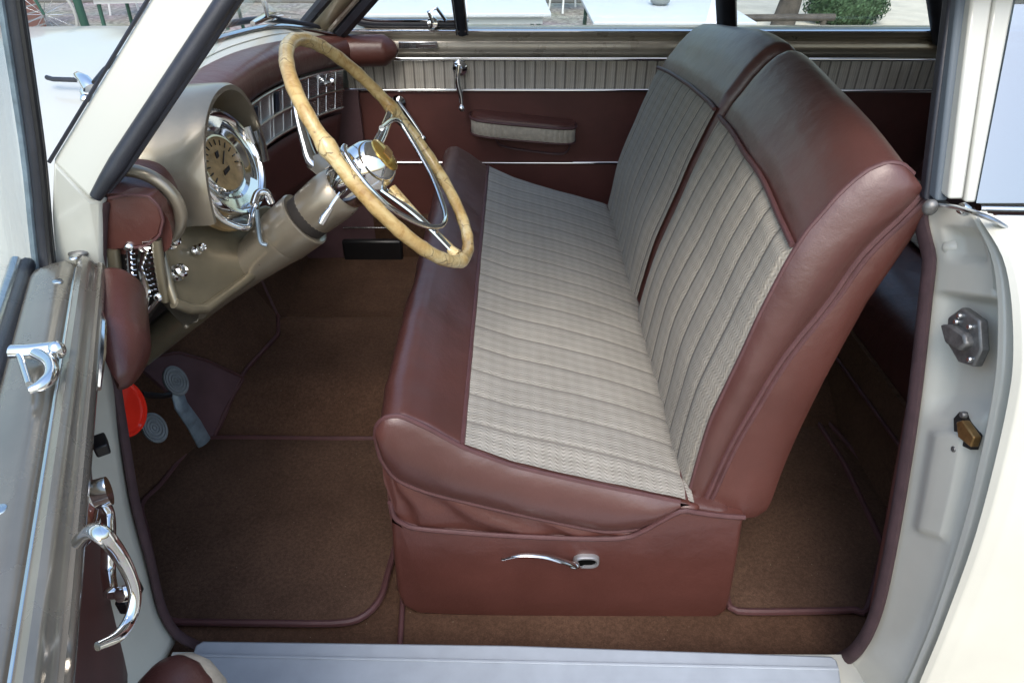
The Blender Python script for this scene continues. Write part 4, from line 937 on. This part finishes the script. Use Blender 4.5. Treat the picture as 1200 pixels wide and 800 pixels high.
# red canister strapped beside the pedals
c=P(140,478,y=.95); org=V((c.x,c.y,c.z+H))
ra=V((.88,-.35,.30)).normalized()
b=B(); b.lathe([(.040,-.08),(.046,-.075),(.047,-.07),(.047,-.014),(.0495,-.010),(.050,-.002),(.048,.004),(.044,.005),(.041,.001),(.036,.003),(.02,.010),(0,.0125)],c,ra,48,flat=1.2)
o=b.build('fire_extinguisher',red,None,origin=org); tag(o,'glossy red canister with a round end, fixed beside the grey pedals','canister')
# ================================================================ OPEN DRIVER DOOR
Da=math.radians(65.5); Dd=V((math.cos(Da),-math.sin(Da),0)); Dn=V((math.sin(Da),math.cos(Da),0)); D0=V((-.607,.895,0))
def D(s,o,z): return D0+Dd*s+Dn*o+V((0,0,z))
def Dp(px,py,o): 
    return PP(px,py,D0+Dn*o,Dn)
# inner panel
ip=[(-.475,-.004),(-.50,-.022),(-.56,-.052),(-.66,-.082),(-.80,-.115),(-1.0,-.150),(-1.18,-.172)]
def dpan(u,v,o=0):
    k=v*(len(ip)-1); i=min(len(ip)-2,int(k)); f=k-i; z=lerp(ip[i][0],ip[i+1][0],f); q=lerp(ip[i][1],ip[i+1][1],f)
    return D(lerp(.01,1.12,u),q+o,z)
b=B(); b.grid(dpan,20,24); door=b.build('driver_door',vinyl,car,label='open driver door, cream outside with a maroon inner panel',solid=.004)
b=B(); b.grid(lambda u,v:D(lerp(0,1.13,u),-.21-.05*math.sin(math.pi*v*.8),lerp(-.47,-1.2,v)),10,10); b.build('door_skin',cream,door,solid=.003)
b=B(); b.prism([D(0,-.03,-.52),D(0,-.20,-.52),D(0,-.24,-.8),D(0,-.23,-1.2),D(0,-.175,-1.18),D(0,-.118,-.8)],Dd*.012); b.build('door_edge',cream_in,door)
# garnish rail: swept profile (o,z)
gpz=[(-.092,-.478),(-.088,-.462),(-.080,-.456),(-.060,-.452),(-.045,-.451),(-.036,-.456),(-.030,-.463),(-.024,-.452),(-.016,-.448),(-.010,-.452),(-.006,-.462),(-.002,-.466),(.003,-.463),(.005,-.470),(.002,-.482),(-.006,-.486)]
def gfn(u,v):
    k=v*(len(gpz)-1); i=min(len(gpz)-2,int(k)); f=k-i; o=lerp(gpz[i][0],gpz[i+1][0],f); z=lerp(gpz[i][1],gpz[i+1][1],f)
    s=lerp(-.012,1.13,u); rnd=max(0,1-u/.05); 
    return D(s+rnd*.0,o+(-.045-o)*(rnd**3)*.55,z-.02*rnd**2)
b=B(); b.grid(gfn,60,(len(gpz)-1)*3); gn=b.build('garnish_rail',mat('taupe door garnish',(.25,.225,.185),.27,metal=.55,coat=.4,var=.14,vscale=7,rvar=.08),door,sharp=60,solid=.002)
b=B(); b.tube([D(.16,.004,-.470),D(.19,.007,-.472),D(.26,.007,-.474),D(.33,.006,-.476)],[.002,.004,.005,.003],n=8); b.build('garnish_moulding',chrome,gn)
b=B(); b.tube([D(.05,-.026,-.456),D(.6,-.026,-.456),D(1.13,-.026,-.456)],.0035,n=8); b.build('garnish_moulding',steel,gn)
for s,o in ((.09,-.045),(.52,-.055),(.02,-.03)):
    b=B(); b.lathe([(.007,0),(.006,.002),(0,.003)],D(s,o,-.4515),(0,0,1),12); b.build('screw',steel,gn)
b=B(); b.sphere(D(-.02,-.03,-.462),.012,(1.3,1,.6)); b.build('door_hinge_cap',zinc,gn)
# window channel and vent window frame
b=B(); b.tube([D(-.01,-.094,-.462),D(.3,-.094,-.462),D(1.13,-.094,-.462)],.010,n=10); ch=b.build('window_channel',rubber,door)
b=B(); b.tube([D(-.01,-.106,-.455),D(.3,-.106,-.455),D(1.13,-.106,-.455)],.008,n=10); b.build('window_channel_trim',steel,ch)
v0,v1=P(58,322,y=.875),P(17,-4,y=.935)
b=B(); vs=spline([v0+V((.004,-.01,-.01)),v0.lerp(v1,.12)+V((.0,0,0)),v0.lerp(v1,.5)+V((.004,0,0)),v1,v1+(v1-v0)*.2],20)
b.tube(vs,.0105,n=12); vf=b.build('vent_window_frame',rubber,door)
b=B(); b.tube([p+V((-.014,-.006,0)) for p in vs],.0045,n=8); b.build('vent_window_bead',steelblue,vf)
b=B(); b.tube([p+V((.007,-.004,0)) for p in vs],.005,n=8); b.build('vent_window_seal',black,vf)
b=B(); b.tube(spline([P(60,322,y=.87),Dp(56,345,-.10),Dp(46,385,-.10),Dp(22,455,-.10),Dp(2,520,-.10)],20),.009,n=10); b.build('vent_window_sill',rubber,vf)
b=B(); b.tube([q+V((.012,0,.006)) for q in spline([P(60,325,y=.87),Dp(56,345,-.10),Dp(46,385,-.10),Dp(22,455,-.10),Dp(2,520,-.10)],20)],.004,n=10); b.build('vent_window_bead',chrome,vf)
tl=vs[-1]; b=B(); b.prism([v0+V((-.015,-.01,0)),D(.62,-.10,-.455),D(.55,-.04,-.10),tl+V((-.015,-.01,0))],Dn*.004); b.build('vent_glass',glass_w,vf)
# vent window latch
b=B(); q=lambda x,y,o=-.075:P(x,y,z=-.435+.0*o)
b.tube([q(14,412),q(38,412),q(66,408)],[.008,.009,.008],n=12); b.tube(spline([q(40,412),q(58,424,-.07),q(60,440,-.065),q(48,452,-.06),q(34,458,-.06)],14),[.007]*10+[.0065,.006,.0055,.005,.004],n=12); b.sphere(q(67,410),.009,(1,1,1.2)); b.tube([q(20,408),q(26,425),q(34,450)],.0035,n=10); b.build('vent_latch',chrome,vf)
# pad that carries the dash roll on
b=B()
def padf(u,v):
    s=lerp(-.004,.232,u); r=min(1,(max(0,u)*5)**.5 if u<.2 else 1)*((max(0,1-u)*3.2)**.5 if u>.6875 else 1); a=2*math.pi*v
    return D(s,.006+.040*r*max(-.4,math.cos(a)),-.505+.046*r*math.sin(a)-.035*u)
b.grid(padf,40,28,cv=True); b.build('door_pad',leather,door)
# grab handle (door release) on a rosette, winder crank behind it
b=B(); b.lathe([(.030,0),(.030,.005),(.022,.012),(.013,.016),(.013,.03)],D(.47,-.018,-.505),Dn,24,flat=1.2); dh=b.build('door_lever',chrome,door)
hp_=[(96,632,.012),(108,622,.028),(122,628,.04),(140,650,.043),(154,678,.045),(158,702,.043),(152,726,.037),(138,745,.03),(114,757,.02)]
b=B(); c=spline([Dp(x,y,o) for x,y,o in hp_],40); b.tube(c,[lerp(.0082,.0052,min(1,i/20)) if i<34 else lerp(.0052,.0035,(i-34)/6) for i in range(41)],n=14,flat=.8); b.build('lever_arm',chrome,dh)
b=B(); b.lathe([(.020,0),(.020,.003),(.012,.006),(.007,.008),(.007,.010)],Dp(108,592,-.045),Dn,24); wc=b.build('window_crank',chrome,door)
b=B(); b.tube(spline([Dp(112,580,-.01),Dp(126,602,-.01),Dp(127,640,-.01),Dp(127,670,-.015),Dp(130,694,-.01)],24),.007,n=10); b.build('crank_arm',chrome,wc)
b=B(); b.lathe([(.004,0),(.004,.006),(.008,.010),(.008,.018),(.005,.022),(0,.023)],Dp(128,698,-.012),V((.9,.1,.1)),16); b.build('crank_knob',chrome,wc)
b=B(); b.tube([dpan(.1,.52,.004),dpan(.5,.52,.004),dpan(.9,.52,.004)],.003,n=8); b.build('chrome_strip',chrome,door)
# arm rest on the open door
ac=Dp(189,800,.03); 
b=B()
q0=Dp(188,748,.02); Lx=Dd*.42
rings=[]
for k,(t,r) in enumerate([(0,.02),(.006,.35),(.02,.62),(.045,.85),(.08,.97),(.12,1),(.3,1.0),(.42,.95)]):
    c=q0+Dd*t+V((0,0,-.006)); rings.append([c+Dn*(.047*r*math.cos(a))+V((0,0,-.03+.034*r*math.sin(a))) for a in [2*math.pi*j/28 for j in range(28)]])
b.ring_loft(rings); arm_=b.build('armrest',leather,door,sharp=80)
b=B(); rings=[]
for k,(t,r) in enumerate([(0.0,.02),(.006,.45),(.02,.70),(.045,.92),(.08,1.03),(.12,1.06),(.3,1.06),(.42,1.0)]):
    c=q0+Dd*(t-.008)+V((0,0,-.020)); rings.append([c+Dn*(.053*r*math.cos(a))+V((0,0,-.03+.034*r*math.sin(a))) for a in [2*math.pi*j/28 for j in range(28)]])
b.ring_loft(rings); tan=mat('tan cloth edge',(.42,.35,.26),.8,var=.2,vscale=60); b.build('armrest_base',tan,arm_,sharp=80)
# ================================================================ OUTSIDE
def wbuild(b,name,m,par,org,**k): return b.build(name,m,par,world=True,origin=org,**k)
gravel_m,nt,bs=nodes('pale gravel'); L=nt.links.new
tc=N(nt,'ShaderNodeTexCoord'); vo=N(nt,'ShaderNodeTexVoronoi',Scale=22.); nz=N(nt,'ShaderNodeTexNoise',Scale=1.1,Detail=6.); L(tc.outputs['Object'],vo.inputs['Vector']); L(tc.outputs['Object'],nz.inputs['Vector'])
r=N(nt,'ShaderNodeValToRGB'); e=r.color_ramp.elements; e[0].color=(.16,.145,.12,1); e[1].color=(.46,.43,.37,1); L(vo.outputs['Color'],r.inputs['Fac'])
mx=N(nt,'ShaderNodeMix',data_type='RGBA',blend_type='MULTIPLY'); mx.inputs['Factor'].default_value=.5; L(r.outputs['Color'],mx.inputs['A']); L(nz.outputs['Color'],mx.inputs['B']); L(mx.outputs['Result'],bs.inputs['Base Color']); bs.inputs['Roughness'].default_value=.95
bp=N(nt,'ShaderNodeBump',Strength=.7,Distance=.02); L(vo.outputs['Distance'],bp.inputs['Height']); L(bp.outputs['Normal'],bs.inputs['Normal'])
paving=mat('pale stone paving',(.60,.55,.45),.85,var=.15,vscale=3,bump=.3,bscale=40)
b=B(); b.grid(lambda u,v:V((lerp(-150,150,u),lerp(-60,250,v),0)),8,8); g=b.build('ground',gravel_m,None,world=True,origin=(0,0,0)); g['kind']='structure'
b=B(); b.prism([V((2.4,6.2,.004)),V((60,6.2,.004)),V((60,60,.004)),V((5.8,60,.004))],(0,0,.012)); g=b.build('pavement',paving,None,world=True,origin=(0,0,0)); g['kind']='structure'
b=B(); b.prism([V((-60,11.3,.004)),V((1.5,11.3,.004)),V((1.5,40,.004)),V((-60,40,.004))],(0,0,.01)); dkg=mat('dark ground strip',(.12,.11,.09),.9,var=.3,vscale=2,bump=.4,bscale=30); g=b.build('dark_ground',dkg,None,world=True,origin=(0,0,0)); g['kind']='structure'  # plain dark strip laid over part of the gravel
def G(px,py,z=0): p=P(px,py,z=z-H); return V((p.x,p.y,z))
tabm=mat('pale grey table top',(.62,.65,.68),.35,var=.05,vscale=8); whm=mat('white painted metal',(.75,.76,.75),.4); greenp=mat('dark green paint',(.03,.09,.065),.4); potm=mat('grey glazed pot',(.22,.24,.24),.3)
def table(c,w,d,rz,label):
    t=empty('garden_table',(c.x,c.y,0),label,'table','garden tables outside'); t.rotation_euler=(0,0,rz)
    o=V((0,0,0))
    b=B(); b.box((0,0,.735),(w,d,.03),bev=.008); x=b.build('tabletop',tabm,t,world=True,origin=(0,0,0)); 
    b=B(); b.box((0,0,.69),(w-.12,d-.12,.05)); b.build('table_frame',whm,t,world=True,origin=(0,0,0))
    for sx in (-1,1):
        for sy in (-1,1):
            b=B(); b.tube([V((sx*(w/2-.09),sy*(d/2-.09),.70)),V((sx*(w/2-.06),sy*(d/2-.06),0))],.018); b.build('leg',greenp,t,world=True,origin=(0,0,0))
    return t
def chair(c,rz,label):
    t=empty('garden_chair',(c.x,c.y,0),label,'chair','white garden chairs outside'); t.rotation_euler=(0,0,rz)
    b=B(); b.box((0,0,.45),(.42,.42,.03),bev=.01); b.build('seat',whm,t,world=True,origin=(0,0,0))
    b=B(); b.box((0,.22,.70),(.42,.03,.34),bev=.01); b.build('backrest',whm,t,world=True,origin=(0,0,0))
    for sx in (-1,1):
        for sy in (-1,1):
            b=B(); b.tube([V((sx*.17,sy*.17,.44)),V((sx*.21,sy*.22,0))],.014); b.build('leg',whm,t,world=True,origin=(0,0,0))
    return t
a=G(472,14,.75); bq=G(770,6,.75)
table(a+V((.35,.55,0)),1.5,1.25,.03,'pale grey garden table seen through the ventilator window behind the steering wheel')
table(bq+V((0,.05,0)),1.15,1.6,.0,'pale grey garden table with a small pot on it, beyond the far door glass')
table(G(195,-8,.75)+V((-.2,.5,0)),1.2,1.0,.2,'garden table beyond the windscreen and hood')
pt=G(773,6,.75); b=B(); b.lathe([(.05,0),(.075,.02),(.085,.07),(.07,.11),(.06,.11),(.055,.09)],V((0,0,0)),(0,0,1),24); o=b.build('pot',potm,None,world=True,origin=(0,0,0)); o.location=(pt.x,pt.y,.751); tag(o,'small round grey pot standing on the garden table','pot')
chair(G(664,16)+V((.05,.25,0)),.4,'white garden chair between the two grey tables beyond the far door')
chair(G(150,20)+V((0,.2,0)),-.5,'white garden chair beyond the hood, near the bicycle')
chair(G(475,-40)+V((.2,.2,0)),.1,'white garden chair behind the table seen through the ventilator window')
# bicycle
bo_=G(66,58); bik=empty('bicycle',(bo_.x,bo_.y,0),'green bicycle with a silver wheel parked by the brick pillar','bicycle'); bik.rotation_euler=(0,0,.05)
tyre=mat('grey tyre',(.35,.36,.34),.5)
for x in (0,-1.05):
    b=B(); b.tube([V((x+.33*math.cos(a_),0,.35+.33*math.sin(a_))) for a_ in [2*math.pi*k/48 for k in range(48)]],.016,n=8,closed=True); w_=b.build('wheel',tyre,bik,world=True,origin=(0,0,0))
    b=B()
    for k in range(16): a_=2*math.pi*k/16; b.tube([V((x,0,.35)),V((x+.32*math.cos(a_),0,.35+.32*math.sin(a_)))],.003,n=5)
    b.build('spokes',steel,w_,world=True,origin=(0,0,0))
b=B()
for p,q in (((0,0,.35),(-.12,0,.85)),((-.12,0,.85),(-.65,0,.82)),((-.12,0,.78),(-.5,0,.33)),((-.65,0,.9),(-.5,0,.33)),((-1.05,0,.35),(-.5,0,.33)),((-1.05,0,.35),(-.65,0,.8))): b.tube([V(p),V(q)],.016)
b.build('frame',greenp,bik,world=True,origin=(0,0,0))
b=B(); b.tube([V((-.12,0,.84)),V((-.13,0,1.0)),V((-.16,-.28,1.03))],.012); b.tube([V((-.13,0,1.0)),V((-.16,.28,1.03))],.012); b.build('handlebar',steel,bik,world=True,origin=(0,0,0))
b=B(); b.box((-.66,0,.93),(.26,.14,.06),bev=.02); b.build('saddle',black,bik,world=True,origin=(0,0,0))
# brick pillar
brk,nt,bs=nodes('red brick'); L=nt.links.new; tc=N(nt,'ShaderNodeTexCoord'); br_=N(nt,'ShaderNodeTexBrick',Scale=1.); br_.inputs['Color1'].default_value=(.33,.14,.10,1); br_.inputs['Color2'].default_value=(.42,.22,.17,1); br_.inputs['Mortar'].default_value=(.5,.46,.42,1); br_.inputs['Brick Width'].default_value=.22; br_.inputs['Row Height'].default_value=.075; br_.inputs['Mortar Size'].default_value=.01
mp=N(nt,'ShaderNodeMapping'); mp.inputs['Rotation'].default_value=(math.pi/2,0,0); L(tc.outputs['Object'],mp.inputs[0]); L(mp.outputs[0],br_.inputs['Vector']); L(br_.outputs['Color'],bs.inputs['Base Color']); bs.inputs['Roughness'].default_value=.9
pb=G(36,44); b=B(); b.box((0,0,1.3),(.5,.5,2.6)); o=b.build('brick_pillar',brk,None,world=True,origin=(0,0,0)); o.location=(pb.x-.3,pb.y+.2,0); tag(o,'red brick pillar beyond the hood at the left','pillar')
b=B(); b.box((0,0,2.63),(.58,.58,.06)); b.build('cap',paving,o,world=True,origin=(0,0,0))
for (px,lb) in ((50,'slim dark green post beside the bicycle'),(131,'slim dark green post right of the bicycle wheel')):
    pb=G(px,40); b=B(); b.tube([V((0,0,0)),V((0,0,2.4))],.045,n=12); b.lathe([(.08,0),(.08,.03),(.05,.06)],V((0,0,0)),(0,0,1)); o=b.build('green_post',greenp,None,world=True,origin=(0,0,0)); o.location=(pb.x,pb.y-.5 if px==131 else pb.y-1.2,0); tag(o,lb,'post')
# tree trunk with crown, clipped bush
bark=mat('dark bark',(.07,.06,.05),.9,var=.4,vscale=9,bump=1,bscale=30); leaf=mat('green leaves',(.045,.10,.03),.6,var=.5,vscale=8); leafd=mat('grey green clipped leaves',(.05,.10,.045),.7,var=.5,vscale=14)
tb=G(915,34); tr=empty('tree',(tb.x,tb.y,0),'leaning dark tree trunk on the pale paving beyond the rear side window','tree')
b=B(); b.tube([V((0,0,-.02)),V((.12,.1,.5)),V((.3,.2,1.1)),V((.5,.3,1.8)),V((.6,.3,2.6))],[.15,.12,.115,.11,.09],n=14); 
for k in range(5):
    a_=k*1.26; b.tube([V((.55,.3,2.3)),V((.55+.6*math.cos(a_),.3+.6*math.sin(a_),3.0)),V((.55+1.2*math.cos(a_),.3+1.2*math.sin(a_),3.5))],[.06,.04,.02],n=8)
b.build('trunk',bark,tr,world=True,origin=(0,0,0))
def leaves(b,c,R,n,s,seed,sz=(1,1,1),shell=.55):
    rn=random.Random(seed)
    for _ in range(n):
        d=V((rn.gauss(0,1),rn.gauss(0,1),rn.gauss(0,1))).normalized(); r=R*(shell+(1-shell)*rn.random())*(1+.12*mn.noise(d*3+V((seed,0,0))))
        p=V(c)+V((d.x*r*sz[0],d.y*r*sz[1],d.z*r*sz[2])); t=(d+V((rn.uniform(-1,1),rn.uniform(-1,1),rn.uniform(-1,1)))*.8).normalized(); u=t.orthogonal().normalized(); w=t.cross(u); l=s*rn.uniform(.6,1.3)
        vs=[b.bm.verts.new(p+u*l*x+w*l*y*.5) for x,y in ((-1,0),(0,-1),(1,0),(0,1))]; b.bm.faces.new(vs)
b=B()
for k in range(9): 
    rn=random.Random(k); leaves(b,(.55+rn.uniform(-1.2,1.2),.3+rn.uniform(-1.2,1.2),3.5+rn.uniform(-.4,.6)),.75,260,.09,k,shell=.2)
b.build('crown',leaf,tr,world=True,origin=(0,0,0))
bb_=G(1003,36); b=B(); leaves(b,(0,0,.26),.46,5200,.022,3,sz=(1.1,1,.75),shell=.86); b.sphere((0,0,.25),.40,(1.1,1,.72)); o=b.build('clipped_bush',leafd,None,world=True,origin=(0,0,0)); o.location=(bb_.x,bb_.y+.45,0); tag(o,'low round clipped green bush on the pale paving','bush')
b=B(); qa=G(866,20,.42); b.tube([V((-.9,0,.40)),V((1.0,.1,.40))],.035); b.tube([V((-.8,0,.4)),V((-.8,0,0))],.03); b.tube([V((.9,.1,.4)),V((.9,.1,0))],.03); o=b.build('low_rail',bark,None,world=True,origin=(0,0,0)); o.location=(qa.x,qa.y,0); tag(o,'low dark rail standing beside the leaning tree trunk','rail')
# hedge and house behind the photographer are what the chrome and glass mirror
# parts go no deeper than thing > part > sub-part (every part shares its thing's frame, so re-parenting keeps it in place)
def chain(o):
    c=[]
    while o.parent: o=o.parent; c.append(o)
    return c
for o in sorted([o for o in bpy.data.objects if len(chain(o))>2],key=lambda o:-len(chain(o))): o.parent=chain(o)[-2]
# ================================================================ LIGHT
w=bpy.data.worlds.new('World'); sc.world=w; w.use_nodes=True; nt=w.node_tree; bg=nt.nodes['Background']
SE,SR=54,182
sk=nt.nodes.new('ShaderNodeTexSky'); sk.sky_type='NISHITA'; sk.sun_disc=False; sk.sun_elevation=math.radians(SE); sk.sun_rotation=math.radians(SR); sk.air_density=1.7; sk.dust_density=5.0; sk.ozone_density=5.0
nt.links.new(sk.outputs[0],bg.inputs[0]); bg.inputs[1].default_value=.15
sd=bpy.data.lights.new('Sun','SUN'); sd.energy=.5; sd.angle=math.radians(35); sd.color=(1,.985,.96)
so=bpy.data.objects.new('Sun',sd); COL.objects.link(so)
# sun direction: rotation measured clockwise from +Y seen from above
az_=math.radians(SR); el_=math.radians(SE); dvec=V((math.sin(az_)*math.cos(el_),math.cos(az_)*math.cos(el_),math.sin(el_)))
so.rotation_euler=dvec.to_track_quat('Z','Y').to_euler()
# ================================================================ CAMERA
cd=bpy.data.cameras.new('Camera'); cd.lens=24; cd.sensor_width=36; cd.clip_start=.02; cd.clip_end=1000
co_=bpy.data.objects.new('Camera',cd); COL.objects.link(co_); co_.location=(0,0,H); co_.rotation_euler=(math.pi/2-TH,0,PSI); sc.camera=co_
sc.render.engine='CYCLES'
sc.view_settings.view_transform='Standard'; sc.view_settings.look='None'; sc.view_settings.gamma=1; sc.view_settings.exposure=1.1
sc.render.resolution_x=1024; sc.render.resolution_y=682
